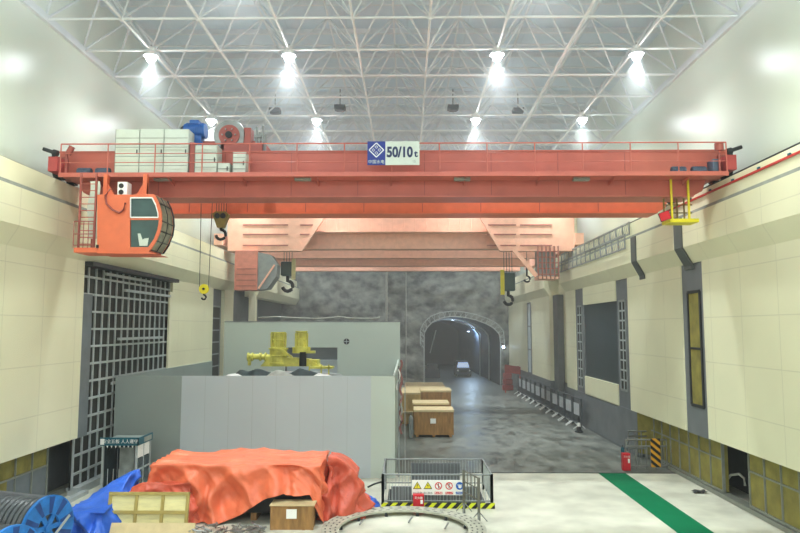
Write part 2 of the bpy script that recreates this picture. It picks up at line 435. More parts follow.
# runway beams, crane rails, conductor bars
for sx, nm, who in ((R, 'right', 'right'), (Lf, 'left', 'left')):
    root = thing('crane_runway_beam', (sx(12.9), 30, 11.2), {'right': 'pale crane runway beam carrying the red conductor bar beside the slot windows',
        'left': 'pale crane runway beam above the gridded curtain wall'}[nm], 'beam'); root['kind'] = 'structure'
    MB().box(sx(12.35), sx(13.0), Y0, Y1, 11.2, 12.08).build('beam_body', M_beam, root)
    MB().box(sx(12.6), sx(12.7), Y0, Y1, 12.08, 12.2).build('rail', M_steel, root)
    if nm == 'right':
        MB().box(sx(12.3), sx(12.36), Y0, 30, 11.8, 11.87).build('conductor_bar', M_redbar, root)
        mb = MB()
        for k in range(24): mb.box(sx(12.29), sx(12.38), Y0+k*1.8, Y0+k*1.8+.12, 11.87, 11.94)
        mb.build('insulator', M_teal, root)
    MB().box(sx(12.2), sx(12.35), Y0, Y1, 11.2, 11.35).build('gutter', M_ledge, root)
# cable handrails on upper walls
for sx, z, lab in ((R, 12.6, 'thin dark cable line along the upper wall over the red conductor bar'), (Lf, 12.25, 'thin dark cable line on the upper wall behind the operator cab')):
    mb = MB().tube((sx(13.4), Y0+.5, z), (sx(13.4), 50, z), .035, 6)
    for k in range(11): mb.tube((sx(13.49), 5+k*4, z), (sx(13.4), 5+k*4, z), .03, 5)
    tag(mb.build('cable_line', M_darksteel), lab, 'cable')
# scaffold mesh rail on the right beam
root = thing('mesh_guardrail', (R(12.05), 42, 11.2), 'grey steel mesh guardrail on top of the beam past the slot windows', 'railing')
fr = MB(); ms = MB()
for row, (za, zb) in enumerate(((10.75, 11.45), (11.5, 12.1))):
    y = 34.9; yend = 50.4
    n = 14
    for k in range(n+1):
        yy = y+(yend-y)*k/n; fr.box(R(11.96)-row*0+row*.25, R(12.02)+row*.25, yy-.035, yy+.035, za-.05, zb+.05)
    for zz in (za, zb): fr.box(R(11.96)+row*.25, R(12.02)+row*.25, y, yend, zz-.04, zz+.04)
    for k in range(int((yend-y)/.28)): ms.tube((R(11.99)+row*.25, y+.28*k, za), (R(11.99)+row*.25, y+.28*k+.28, zb), .012, 4)
fr.build('frame', M_grey, root); ms.build('wire_mesh', M_grey, root)

# ---- end wall of rock with the tunnel mouth
TW = [(424, 385.5), (424, 360), (424, 345), (424, 333), (427, 327), (433, 321), (442, 317.5), (453, 316), (464, 317), (475, 319.5), (485, 323), (493, 327.5), (499, 334), (500, 345), (500, 362), (500, 385.5)]
arch = [P(x, y, Y=Y1) for x, y in TW]; arch = [(p.x, max(p.z, -.02)) for p in arch]
arch[0] = (arch[0][0], -.02); arch[-1] = (arch[-1][0], -.02)
def resample(pts, n):
    ds = [0]
    for a, b in zip(pts, pts[1:]): ds.append(ds[-1]+math.dist(a, b))
    out = []
    for k in range(n+1):
        t = ds[-1]*k/n; i = max(j for j in range(len(ds)) if ds[j] <= t+1e-9); i = min(i, len(pts)-2)
        u = (t-ds[i])/(ds[i+1]-ds[i]); out.append((pts[i][0]*(1-u)+pts[i+1][0]*u, pts[i][1]*(1-u)+pts[i+1][1]*u))
    return out
A = resample(arch, 72)
cx, cz = 6.4, 2.0
def outer(p):
    dx, dz = p[0]-cx, p[1]-cz
    ts = []
    if dx > 1e-6: ts.append((13.4-cx)/dx)
    if dx < -1e-6: ts.append((-15-cx)/dx)
    if dz > 1e-6: ts.append((21.5-cz)/dz)
    if dz < -1e-6: ts.append((-.1-cz)/dz)
    t = min(ts); return (cx+dx*t, cz+dz*t)
def rock(u, v):
    i = min(int(round(u*72)), 72); p = A[i]; q = outer(p)
    if i == 0: q = (-15, -.1)
    if i == 72: q = (13.4, -.1)
    w = v**1.3
    x = p[0]*(1-w)+q[0]*w; z = p[1]*(1-w)+q[1]*w
    amp = .15+.75*min(1, v*4)
    y = Y1+amp*(noise.noise(Vector((x*.35, z*.5, 3)))*1.2+noise.noise(Vector((x*1.1, z*1.3, 9)))*.45)
    return (x, y, z)
mb = MB().grid(rock, 72, 44)
struct(mb.build('wall_end', M_rock))
# tunnel bore
def bore(u, v):
    i = min(int(round(u*72)), 72); p = A[i]; y = Y1+v*42
    n = noise.noise(Vector((p[0]*.8, y*.4, p[1]*.8)))*.35*min(1, v*10)
    return (6.4+(p[0]-6.4)*(1.0+n*.12)-v*1.5, y, p[1]*(1+n*.08))
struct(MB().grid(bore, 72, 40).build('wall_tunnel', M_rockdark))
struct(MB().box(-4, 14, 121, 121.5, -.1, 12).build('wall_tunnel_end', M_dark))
# steel arch ribs at the mouth
root = thing('tunnel_arch_support', (6.4, Y1-.4, 0), 'thin pale steel arch framing the tunnel mouth in the rock', 'arch support')
MB().path([(x*1.0, Y1-.5, max(z-.05, 0)) for x, z in A], .07, 6).build('inner_rib', M_stud, root)
o2 = [(6.4+(x-6.4)*1.1, z*1.07) for x, z in A[14:60]]
mb = MB().path([(x, Y1-.6, z) for x, z in o2], .06, 6)
mb.build('outer_rib', M_stud, root)
mb = MB()
for k in range(0, 44, 2):
    a = A[14+k]; b = o2[min(k+1, 45)]; c_ = o2[k]
    mb.tube((a[0], Y1-.5, a[1]), (b[0], Y1-.6, b[1]), .035, 5); mb.tube((a[0], Y1-.5, a[1]), (c_[0], Y1-.6, c_[1]), .03, 5)
mb.build('lattice', M_stud, root)
for k, yy in enumerate((86, 94)):
    MB().path([(6.4+(x-6.4)*.96-1.5*(yy-Y1)/42, yy, z*.97) for x, z in A], .1, 6).build('deep_rib', M_stud, root)
# poles on the rock
for px, top in ((386.5, 270), (406, 280)):
    a = P(px, top, Y=78); tag(MB().tube((a.x, 77.9, a.z+1.2), (a.x, 77.9, 0), .16 if px < 390 else .07, 8).build('rock_face_pipe', M_conc_raw),
        'pale vertical pipe up the rock face, thicker one above the partition end' if px < 390 else 'thin pale vertical pipe up the rock face beside the tunnel mouth', 'pipe')
# concrete column at the far left
a = P(253, 300, Y=58); struct(MB().box(a.x-.28, a.x+.28, 57.6, 58.4, 0, 9.6).build('column_far', M_beam))

# ------------------------------------------------------------------ ceiling: space frame
ceil = bpy.data.objects.new('ceiling', None); C.objects.link(ceil); ceil['kind'] = 'structure'; ceil.location = (-.6, 30, 18.6); ORG['ceiling'] = ceil.location.copy()
MB().box(-14.6, 13.4, Y0, Y1+1, 21.6, 21.8).build('roof_deck', M_deck, ceil)
ZB, ZT = 18.6, 20.75
xs = [-14.1+3*i for i in range(10)]; ys = [16+3*k for k in range(21)]
xt = [-12.6+3*i for i in range(9)]; yt = [17.5+3*k for k in range(20)]
for y in ys: MB().tube((xs[0], y, ZB), (xs[-1], y, ZB), .055, 6).build('cross_chord', M_chord, ceil)
for x in xs: MB().tube((x, ys[0], ZB), (x, ys[-1], ZB), .055, 6).build('long_chord', M_chord, ceil)
for y in yt: MB().tube((xt[0], y, ZT), (xt[-1], y, ZT), .05, 6).build('upper_cross_chord', M_web, ceil)
for x in xt: MB().tube((x, yt[0], ZT), (x, yt[-1], ZT), .05, 6).build('upper_long_chord', M_web, ceil)
for y in yt:
    mb = MB()
    for x in xt:
        for dx in (-1.5, 1.5):
            for dy in (-1.5, 1.5): mb.tube((x, y, ZT), (x+dx, y+dy, ZB), .046, 5, caps=False)
    mb.build('web_strut', M_web, ceil)
mb = MB()
for y in ys:
    for x in xs: mb.lathe([(.02, -.11), (.09, -.07), (.11, 0), (.09, .07), (.02, .11)], (x, y, ZB), 'Z', 8)
mb.build('node_ball', M_chord, ceil)
for y in [17.5+3*k for k in range(20)]: MB().box(-14.1, 12.9, y-.06, y+.06, 21.35, 21.6).build('purlin', M_web, ceil)
for sx in (R, Lf): MB().box(sx(13.35), sx(13.5), 14, Y1, 18.45, 18.75).build('edge_beam', M_web, ceil)

# high-bay lamps
def make_lamp():
    root = thing('high_bay_lamp', (0, 0, 18.5), '', 'ceiling lamp')
    MB().tube((0, 0, 18.5), (0, 0, 18.25), .03, 6).build('hanger', M_darksteel, root)
    MB().lathe([(.02, .3), (.12, .28), (.16, .1), (.3, -.12), (.31, -.14), (.28, -.13)], (0, 0, 18.12), 'Z', 20).build('reflector', M_white, root)
    MB().lathe([(.22, 0), (.21, -.08), (.17, -.18), (.1, -.26), (.01, -.3)], (0, 0, 17.985), 'Z', 20).build('lens', M_glow, root)
    o_ = MB().lathe([(1.7, -2.6), (.1, 0)], (0, 0, 17.98), 'Z', 20).build('glow_cone', M_glowcone, root, origin=(0, 0, 17.98)); o_['kind'] = 'stuff'
    return root
def glow_cone_mat():  # cone of denser haze added under each lamp so its beam glows
    m = bpy.data.materials.new('glow_cone'); m.use_nodes = True; nt = m.node_tree; nt.nodes.clear(); N = nt.nodes; L = nt.links
    out = N.new('ShaderNodeOutputMaterial'); v = N.new('ShaderNodeVolumeScatter'); v.inputs['Anisotropy'].default_value = .1; v.inputs['Color'].default_value = (.92, .97, 1, 1)
    tc = N.new('ShaderNodeTexCoord'); sp = N.new('ShaderNodeSeparateXYZ'); L.new(tc.outputs['Object'], sp.inputs[0])
    def M(op, a, b=None):
        n = N.new('ShaderNodeMath'); n.operation = op
        for i, q in enumerate((a, b)):
            if q is None: continue
            if isinstance(q, (int, float)): n.inputs[i].default_value = q
            else: L.new(q, n.inputs[i])
        return n.outputs[0]
    t = M('MULTIPLY', sp.outputs[2], -1/2.6)
    R_ = M('ADD', M('MULTIPLY', t, 1.6), .1)
    r2 = M('ADD', M('MULTIPLY', sp.outputs[0], sp.outputs[0]), M('MULTIPLY', sp.outputs[1], sp.outputs[1]))
    rho = M('DIVIDE', r2, M('MULTIPLY', R_, R_))
    f = M('MULTIPLY', M('MAXIMUM', M('SUBTRACT', 1, rho), 0), M('MAXIMUM', M('SUBTRACT', 1, t), 0))
    L.new(M('MULTIPLY', M('MULTIPLY', f, M('MAXIMUM', M('SUBTRACT', 1, t), 0)), .09), v.inputs['Density']); L.new(v.outputs[0], out.inputs['Volume'])
    return m
M_glowcone = glow_cone_mat()
lamp0 = make_lamp()
cols = [(1, 'over the left crane cabinets side'), (3, ''), (6, ''), (8, '')]
side = {0: 'nearest the left wall', 1: 'second from left wall', 2: 'third from left wall', 3: 'nearest the right wall'}
rown = {28: 'in the upper lamp row', 37: 'in the lower lamp row near the crane railing'}
first = True
for y in (-8, 1, 10, 19, 28, 37, 46, 55, 64, 73):
    for j, i in enumerate((1, 3, 6, 8)):
        x = xs[i]
        vis = y in (28, 37)
        if vis or y in (46, 55, 64, 73, 19):
            r = lamp0 if first else copy_tree(lamp0); first = False
            r.location = (x, y, 18.85)
            if vis: tag(r, 'glowing ceiling lamp %s, %s' % (side[j], rown[y]), 'ceiling lamp', 'high bay lamps under the space frame')
            else: tag(r, 'round white ceiling lamp out of sight beyond the crane in the hidden rows', 'ceiling lamp', 'hidden high bay lamps')
        li = bpy.data.lights.new('lamp_glow', 'POINT'); li.energy = 75; li.color = (.84, .94, 1.0); li.shadow_soft_size = .25
        lo = bpy.data.objects.new('lamp_glow', li); C.objects.link(lo); lo.location = (x, y, 17.9)
        for nm_, e_, sz_, bl_ in (('lamp_wide', 850, 150, .9), ('lamp_beam', 1900, 62, .8)):
            li = bpy.data.lights.new(nm_, 'SPOT'); li.energy = e_; li.spot_size = math.radians(sz_); li.spot_blend = bl_
            li.shadow_soft_size = .2; li.color = (.93, .99, 1.0)
            lo = bpy.data.objects.new(nm_, li); C.objects.link(lo); lo.location = (x, y, 17.95)
# small dark loudspeakers up in the frame
for px, py, lab in ((340, 108, 'small dark ceiling unit up in the roof frame left of the capacity board'), (453, 108, 'small dark ceiling unit up in the roof frame right of the capacity board'),
                    (275, 111, 'faint small dark ceiling unit between the two left lamps of the lower row'), (518, 111, 'faint small dark ceiling unit between the two right lamps of the lower row')):
    a = P(px, py, Z=19.6)
    mb = MB().box(a.x-.32, a.x+.32, a.y-.3, a.y+.3, 19.5, 19.72).box(a.x-.22, a.x+.22, a.y-.2, a.y+.2, 19.42, 19.5).tube((a.x, a.y, 19.7), (a.x, a.y, 20.75), .03, 5)
    tag(mb.build('ceiling_vent_unit', M_darksteel), lab, 'vent')

# ================================================================== CRANE 1
LX, RX = -12.0, 10.8
crane = thing('overhead_crane', (-.6, 27, 11.57), 'near red-orange double girder overhead crane spanning the hall with railings', 'crane')
prof = [(LX, 11.57), (RX, 11.57), (RX+.35, 11.75), (RX+.55, 12.3), (12.1, 12.3), (12.1, 13.3), (-13.3, 13.3), (-13.3, 12.3), (LX-.55, 12.3), (LX-.35, 11.75)]
for nm, ya, yb, m in (('front_girder', 25.05, 26.1, M_crane), ('rear_girder', 28.7, 29.8, M_crane_rear)):
    g = MB().prism(prof, 'Y', ya, yb)
    g.box(LX, RX, ya-.07, yb+.07, 11.53, 11.6); g.box(-13.3, 12.1, ya-.07, yb+.07, 13.28, 13.33)
    gd = g.build(nm, m, crane)
    s = MB()
    for k in range(1, 9):
        x = LX+(RX-LX)*k/9; s.box(x-.012, x+.012, ya-.012, ya+.01, 11.6, 13.28)
    s.build('seam', M_crane_dk, gd)
    MB().box(-13.2, 12.0, (ya+yb)/2-.05, (ya+yb)/2+.05, 13.33, 13.42).build('trolley_rail', M_steel, gd)
# walkway and railing (front)
wk = MB().box(-12.75, 11.65, 24.0, 25.0, 12.16, 12.22); wk.box(-12.75, 11.65, 23.96, 24.02, 12.1, 12.26)
wko = wk.build('walkway', M_crane, crane)
for k in range(9):
    x = -11.6+k*2.75
    MB().prism([(25.05, 11.95), (25.05, 12.16), (24.1, 12.16)], 'X', x-.012, x+.012).build('bracket', M_crane, wko)
def railing(y, x0, x1, z0, parent, step=1.75, hgt=1.12):
    r = MB(); n = round((x1-x0)/step)
    r.tube((x0, y, z0+hgt), (x1, y, z0+hgt), .026, 6)
    r.tube((x0, y, z0+hgt*.38), (x1, y, z0+hgt*.38), .016, 6); r.tube((x0, y, z0+hgt*.68), (x1, y, z0+hgt*.68), .016, 6)
    for k in range(n+1):
        x = x0+(x1-x0)*k/n; r.tube((x, y, z0), (x, y, z0+hgt), .024, 6)
    return r.build('railing', M_crane, parent)
railing(24.02, -12.72, 11.62, 12.22, crane)
railing(30.6, -13.0, 11.9, 12.4, crane)
MB().box(-13.0, 11.9, 29.9, 30.65, 12.32, 12.4).build('rear_walkway', M_crane, crane)
# end carriages with wheels and buffers
for sx, nm in ((R, 1), (Lf, -1)):
    e = MB().box(sx(12.35), sx(12.75), 24.9, 30.6, 12.42, 13.1); eo = e.build('end_carriage', M_crane_dk, crane)
    for y in (25.0, 26.0, 29.2, 30.2): MB().tube((sx(12.52), y, 12.5), (sx(12.78), y, 12.5), .3, 18).build('wheel', M_darksteel, eo)
    b = MB().box(sx(12.28), sx(12.62), 24.1, 24.9, 12.35, 12.9); bo = b.build('buffer_bracket', M_redplastic, eo)
    b = MB().tube((sx(12.4), 24.2, 13.05), (sx(12.85), 24.15, 13.2), .07, 10).tube((sx(12.34), 24.2, 13.03), (sx(12.5), 24.2, 13.08), .12, 10)
    b.box(sx(12.38), sx(12.5), 24.1, 24.3, 12.88, 13.05)
    b.build('horn_speaker', M_darksteel, eo)
M_gear = mat('gearbox_slate', (82, 100, 122), .5)
# motors at the ends
for x0 in (10.85, 10.1, -12.1, -11.4):
    m_ = MB().tube((x0-.26, 24.6, 12.45), (x0+.26, 24.6, 12.45), .12, 12).box(x0-.12, x0+.12, 24.45, 24.75, 12.22, 12.4)
    for k in range(6): m_.tube((x0-.22+k*.08, 24.6, 12.45), (x0-.19+k*.08, 24.6, 12.45), .14, 12)
    m_.build('travel_motor', M_gear, crane)
MB().box(11.25, 11.55, 24.3, 24.8, 12.22, 12.8).build('gearbox', M_gear, crane, bevel=.03)
MB().lathe([(.05, 0), (.16, .02), (.16, .3), (.05, .34)], (11.45, 24.2, 13.05), 'Z', 12).tube((11.45, 24.2, 12.22), (11.45, 24.2, 13.1), .04, 8).build('beacon', M_crane_dk, crane)
MB().tube((-12.55, 24.2, 13.0), (-12.4, 24.2, 13.3), .11, 10).tube((-12.6, 24.2, 12.3), (-12.6, 24.2, 13.1), .05, 8).build('beacon', M_crane_dk, crane)
# under-girder light fittings
for px in (163, 303, 462, 581):
    a = P(px, 179.5, Y=24.6); f = MB().box(a.x-.3, a.x+.3, 24.45, 24.7, a.z-.05, a.z+.05).box(a.x-.3, a.x-.25, 24.55, 24.65, a.z, 12.16).box(a.x+.25, a.x+.3, 24.55, 24.65, a.z, 12.16)
    f.build('light_fitting', M_ledge, crane)
# electrical cabinets on the walkway
def cabinet(x0, x1, z0, z1, ncol, nrow, lab):
    root = thing('electrical_cabinet', ((x0+x1)/2, 24.6, z0), lab, 'cabinet')
    MB().box(x0, x1, 24.25, 24.92, z0, z1).build('body', M_cabinet, root, bevel=.015)
    for c in range(ncol):
        a = x0+(x1-x0)*c/ncol; b = x0+(x1-x0)*(c+1)/ncol
        d = MB().box(a+.02, b-.02, 24.22, 24.25, z0+.03, z1-.03).build('door', M_cabinet, root)
        v = MB()
        for r in range(1, nrow): zz = z0+(z1-z0)*r/nrow; v.box(a+.02, b-.02, 24.212, 24.222, zz-.012, zz+.012)
        v.box(a, a+.014, 24.21, 24.225, z0, z1)
        v.build('louvre', M_ledge, d)
        MB().box(b-.1, b-.07, 24.19, 24.22, (z0+z1)/2-.08, (z0+z1)/2+.08).build('handle', M_darksteel, d)
def pxx(x, Y=24.25): return P(x, 160, Y=Y).x
def pzz(y, Y=24.25): return P(200, y, Y=Y).z
cabinet(pxx(115), pxx(188), 12.23, pzz(129), 3, 5, 'large white three-door electrical cabinet on the near crane walkway')
cabinet(pxx(195), pxx(217), 12.23, pzz(145), 1, 4, 'white single-door electrical cabinet between the red post and grey box on crane')
cabinet(pxx(233), pxx(246), 12.23, pzz(152), 1, 4, 'narrow white louvred box on the crane walkway under the winch')
cabinet(pxx(218), pxx(230), 12.23, pzz(163), 1, 2, 'low grey-white box on the crane walkway, lowest of the cabinets')
MB().box(pxx(189), pxx(194), 24.3, 24.6, 12.22, pzz(142)).build('post', M_crane_dk, crane)
# trolley with winch
tr = thing('crane_trolley', (-7.2, 27, 13.42), 'hoisting trolley with big round winch drum and blue motor on top of near crane', 'crane trolley')
x0, x1 = P(200, 140, Y=25).x, P(262, 140, Y=25).x
f = MB()
for y in (25.5, 29.2): f.box(x0, x1, y-.2, y+.2, 13.5, 13.8)
for x in (x0+.15, (x0+x1)/2, x1-.15): f.box(x-.15, x+.15, 25.5, 29.2, 13.5, 13.8)
f.box(P(220, 140, Y=25).x, P(224, 140, Y=25).x, 25.1, 25.5, 13.3, P(220, 130, Y=25).z)
f.box(P(243, 140, Y=25).x, P(250, 140, Y=25).x, 25.1, 25.6, 13.3, P(220, 127, Y=25).z)
f.box(P(224, 140, Y=25).x, P(262, 140, Y=25).x, 25.0, 25.3, 13.32, 13.62)
f.build('trolley_frame', M_crane_dk, tr)
for x in (x0+.4, x1-.4):
    for y in (25.55, 29.25): MB().tube((x, y-.12, 13.6), (x, y+.12, 13.6), .19, 16).build('wheel', M_darksteel, tr)
dc = P(230, 136, Y=25.2)
MB().lathe([(.38, 0), (.6, 0), (.62, .06), (.62, .2), (.6, .26), (.38, .26), (.38, 0)], (dc.x, 25.1, dc.z), 'Y', 32).build('drum_ring', M_steel, tr)
dr = MB().lathe([(.12, 0), (.4, 0), (.4, .1), (.3, .14), (.3, 3.6), (.12, 3.6)], (dc.x, 25.05, dc.z), 'Y', 28).build('winch_drum', M_crane_dk, tr)
MB().lathe([(.02, 0), (.13, 0), (.13, .1), (.02, .1)], (dc.x, 24.97, dc.z), 'Y', 16).build('hub', M_darksteel, dr)
s = MB()
for k in range(6): t = k*PI/3; s.tube((dc.x+.25*math.cos(t), 24.98, dc.z+.25*math.sin(t)), (dc.x+.25*math.cos(t), 25.06, dc.z+.25*math.sin(t)), .03, 6)
s.build('bolt', M_steel, dr)
a = P(196, 132, Y=25.4)
m_ = MB().tube((a.x-.38, 25.3, a.z), (a.x+.42, 25.3, a.z), .29, 16)
for k in range(8): m_.tube((a.x-.3+k*.085, 25.3, a.z), (a.x-.27+k*.085, 25.3, a.z), .32, 16)
m_.box(a.x-.2, a.x+.15, 25.2, 25.5, a.z+.26, a.z+.42).box(a.x-.3, a.x+.3, 25.1, 25.5, 13.4, a.z-.2)
m_.build('hoist_motor', M_blue, tr)
MB().tube((a.x-.38, 25.3, a.z), (a.x-.52, 25.3, a.z+.1), .14, 12).build('motor_fan', M_darksteel, tr)
a = P(241, 136, Y=25.5); MB().box(a.x-.15, a.x+.2, 25.4, 25.8, a.z-.3, a.z+.2).tube((a.x, 25.2, a.z), (a.x, 25.4, a.z), .15, 12).build('brake', M_darksteel, tr)
m_ = MB()
for dx, hgt in ((0, 1.0), (.14, .8), (.3, 1.05), (.42, .7)):
    bx = P(256, 140, Y=25.3).x+dx*.8; m_.box(bx, bx+.07, 25.2, 25.3, 13.33, 13.33+hgt)
m_.box(P(255, 140, Y=25.3).x, P(262, 140, Y=25.3).x, 25.15, 25.3, 13.9, 14.0)
m_.build('resistor_rack', M_grey, tr)
# capacity sign board
a = P(367.5, 141.5, Y=23.9); b = P(419.5, 165, Y=23.9)
sg = thing('capacity_sign', ((a.x+b.x)/2, 23.92, b.z), 'rectangular 50/10t load capacity board with blue emblem fixed on crane railing', 'sign')
xm = a.x+(b.x-a.x)*.345
MB().box(xm, b.x, 23.88, 23.92, b.z, a.z).build('board', M_cabinet, sg)
MB().box(a.x, xm, 23.88, 23.92, b.z, a.z).build('emblem_panel', M_signblue, sg)
zc = a.z-(a.z-b.z)*.37
text('50/10', .52, ((xm+b.x)/2-.1, 23.875, (a.z+b.z)/2+.02), FRONT, M_ink, sg, sx=.8, off=.02)
text('t', .36, (b.x-.13, 23.875, (a.z+b.z)/2-.03), FRONT, M_ink, sg, off=.01)
text('15', .13, (b.x-.2, 23.875, b.z+.13), FRONT, M_grey, sg)
ec = ((a.x+xm)/2, zc)
fr = MB(); R_ = .265
for k in range(4):
    t0 = k*PI/2; t1 = t0+PI/2
    p0 = (ec[0]+R_*math.cos(t0), 23.872, ec[1]+R_*math.sin(t0)); p1 = (ec[0]+R_*math.cos(t1), 23.872, ec[1]+R_*math.sin(t1)); fr.bar(p0, p1, .012, .035)
for dx, dz in ((0, .11), (-.11, 0), (.11, 0), (0, -.11)):
    r = .055; q = [(ec[0]+dx+r*math.cos(t), ec[1]+dz+r*math.sin(t)) for t in (0, PI/2, PI, 3*PI/2)]
    for k in range(4): fr.bar((q[k][0], 23.872, q[k][1]), (q[(k+1) % 4][0], 23.872, q[(k+1) % 4][1]), .012, .014)
fr.build('emblem', M_white, sg)
text('中国水电', .15, ((a.x+xm)/2, 23.875, b.z+.11), FRONT, M_cabinet, sg)

# hook ropes and blocks
def hook_set(cx_, y, ztop, zb, w, h, name, lab, body, ropes, cheek=None, hook=.2):
    root = thing(name, (cx_, y, zb), lab, 'crane hook')
    r = MB()
    for dx in ropes: r.tube((cx_+dx, y, zb+h*.7), (cx_+dx*1.05, y, ztop), .014, 5)
    r.build('wire_rope', M_rope, root)
    b = MB().prism([(cx_-w/2, zb+h*.85), (cx_-w*.3, zb+h), (cx_+w*.3, zb+h), (cx_+w/2, zb+h*.8), (cx_+w*.18, zb), (cx_-w*.18, zb)], 'Y', y-.16, y+.16)
    b.build('hook_block', body, root)
    s = MB()
    for dx in (-.18*w, .18*w): s.tube((cx_+dx, y-.2, zb+h*.72), (cx_+dx, y+.2, zb+h*.72), h*.17, 14)
    s.build('sheave', cheek or M_darksteel, root)
    pts = []
    R1 = hook; c_ = (cx_, zb-hook*1.35)
    pts.append((cx_, y, zb)); pts.append((cx_, y, zb-hook*.35))
    for k in range(11):
        t = PI/2-k*(PI*1.45)/10
        pts.append((c_[0]+R1*math.cos(t), y, c_[1]+R1*math.sin(t)))
    MB().path(pts, hook*.3, 8).build('hook', M_hookblack, root)
    return root
a = P(221, 228, Y=27); t = P(221, 212, Y=27)
hook_set(a.x, 27, 13.4, a.z, .66, t.z-a.z, 'main_crane_hook', 'brown hook block with black hook hanging under the near crane girder', M_olive, (-.2, -.1, 0, .1, .2), hook=.2)
a = P(204, 293, Y=26.8)
root = thing('auxiliary_crane_hook', (a.x, 26.8, a.z), 'small yellow pulley hook hanging low on two long ropes beside left wall', 'crane hook')
yc = P(204, 289, Y=26.8)
MB().lathe([(.05, -.06), (.19, -.06), (.2, -.03), (.16, 0), (.2, .03), (.19, .06), (.05, .06)], (yc.x, 26.8, yc.z), 'Y', 20).build('pulley', M_yellow, root)
MB().tube((yc.x, 26.7, yc.z), (yc.x, 26.9, yc.z), .05, 8).build('pin', M_darksteel, root)
mb = MB().tube((yc.x-.18, 26.8, yc.z), (yc.x-.22, 26.8, 13.4), .014, 5).tube((yc.x+.18, 26.8, yc.z), (yc.x+.28, 26.8, 13.4), .014, 5); mb.build('wire_rope', M_rope, root)
pts = [(yc.x, 26.8, yc.z-.15)]+[(yc.x+.09*math.cos(PI/2-k*.45), 26.8, yc.z-.33+.09*math.sin(PI/2-k*.45)) for k in range(11)]
MB().path(pts, .035, 6).build('hook', M_hookblack, root)

# ------------------------------------------------------------------ operator cab
CY0, CY1 = 23.3, 24.45
def cp(x, y): p = P(x, y, Y=CY0); return (p.x, p.z)
cab = thing('operator_cab', (cp(120, 253)[0], 23.9, cp(120, 253)[1]), 'orange crane operator cab with curved front window hung under the crane', 'crane cab')
b = MB()
b.prism([cp(97, 194.5), cp(130, 194.5), cp(130, 252), cp(97, 252)], 'Y', CY0, CY1)              # solid rear part
b.prism([cp(130, 194.5), cp(154, 194), cp(156, 197.5), cp(130, 197.5)], 'Y', CY0, CY1)           # roof
b.prism([cp(130, 247), cp(151, 247), cp(149, 252), cp(130, 252)], 'Y', CY0, CY1)                 # floor
b.prism([cp(73.5, 247.5), cp(97, 247.5), cp(97, 252.5), cp(73.5, 252.5)], 'Y', CY0, CY1)         # landing
b.prism([cp(97, 252), cp(150, 252), cp(157, 254), cp(97, 253.5)], 'Y', CY0-.02, CY1+.02)
bo = b.build('cab_shell', M_cab, cab, bevel=.012)
rim = [(155, 195), (159, 203), (161.5, 212), (162, 221), (160.5, 231), (156.5, 241), (150.5, 250)]
w = MB()
inner = [(153, 198), (156.5, 205), (158.5, 213), (159, 221), (157.5, 230), (154, 239), (148.5, 247)]
for i in range(6): w.prism([cp(*rim[i]), cp(*rim[i+1]), cp(*inner[i+1]), cp(*inner[i])], 'Y', CY0-.02, CY0+.05)
w.prism([cp(130, 217), cp(159, 217), cp(159, 220), cp(130, 220)], 'Y', CY0-.02, CY0+.05)
w.build('window_rim', M_cab, cab)
w = MB()
for i in range(6): w.prism([cp(*rim[i]), cp(*rim[i+1]), cp(*inner[i+1]), cp(*inner[i])], 'Y', CY1-.05, CY1+.02)
w.build('window_rim', M_cab, cab)
w = MB(); up = [(131, 198), (152.5, 198), (156, 205), (158.2, 213), (158.5, 217.5), (131, 217.5)]
for i in range(6):
    p, q = cp(*up[i]), cp(*up[(i+1) % 6]); w.bar((p[0], CY0-.03, p[1]), (q[0], CY0-.03, q[1]), .03, .045)
w.build('upper_window_frame', M_white, cab)
g = MB().prism([cp(x, y) for x, y in up], 'Y', CY0+.0, CY0+.015); g.build('side_window', M_cabglass, cab)
g = MB().prism([cp(131, 220), cp(158.5, 220), cp(157.5, 230), cp(154, 239), cp(148.5, 247), cp(131, 247)], 'Y', CY0, CY0+.015); g.build('lower_side_window', M_cabglass, cab)
g = MB()
for i in range(6):
    p, q = cp(*rim[i]), cp(*rim[i+1])
    g._add([(p[0], CY0+.05, p[1]), (p[0], CY1-.05, p[1]), (q[0], CY1-.05, q[1]), (q[0], CY0+.05, q[1])], [(0, 1, 2, 3)], True)
g.build('front_window', M_cabglass_f, cab)
g = MB()
for i in (1, 3, 4, 5, 6):
    p = cp(*rim[i]); g.tube((p[0]+.01, CY0, p[1]), (p[0]+.01, CY1, p[1]), .02, 5)
for yy in (CY0+.55,): g.path([(cp(*q)[0]+.01, yy, cp(*q)[1]) for q in rim], .018, 5)
g.path([(cp(*q)[0]+.02, CY1+.02, cp(*q)[1]) for q in rim], .035, 5)
g.build('window_bar', M_darksteel, cab)
# light objects seen through the window: seat and console
p = cp(143, 243)
MB().prism([(p[0]-.12, p[1]-.1), (p[0]+.16, p[1]-.1), (p[0]+.2, p[1]+.18), (p[0]+.05, p[1]+.16), (p[0]-.02, p[1]+.12), (p[0]-.1, p[1]+.34), (p[0]-.2, p[1]+.34)], 'Y', CY0-.008, CY0-.004).build('seat', M_cabinet, cab)
# hose across the shell
MB().path([(cp(*q)[0], CY0-.05, cp(*q)[1]) for q in ((111, 189), (106, 196), (107, 204), (113, 210), (120, 213), (124, 210), (126, 203))], .035, 7).build('hose', M_crane_dk, cab)
MB().box(cp(98, 215)[0], cp(100, 215)[0], CY0-.05, CY0, cp(100, 248)[1], cp(100, 245)[1]).build('latch', M_darksteel, cab)
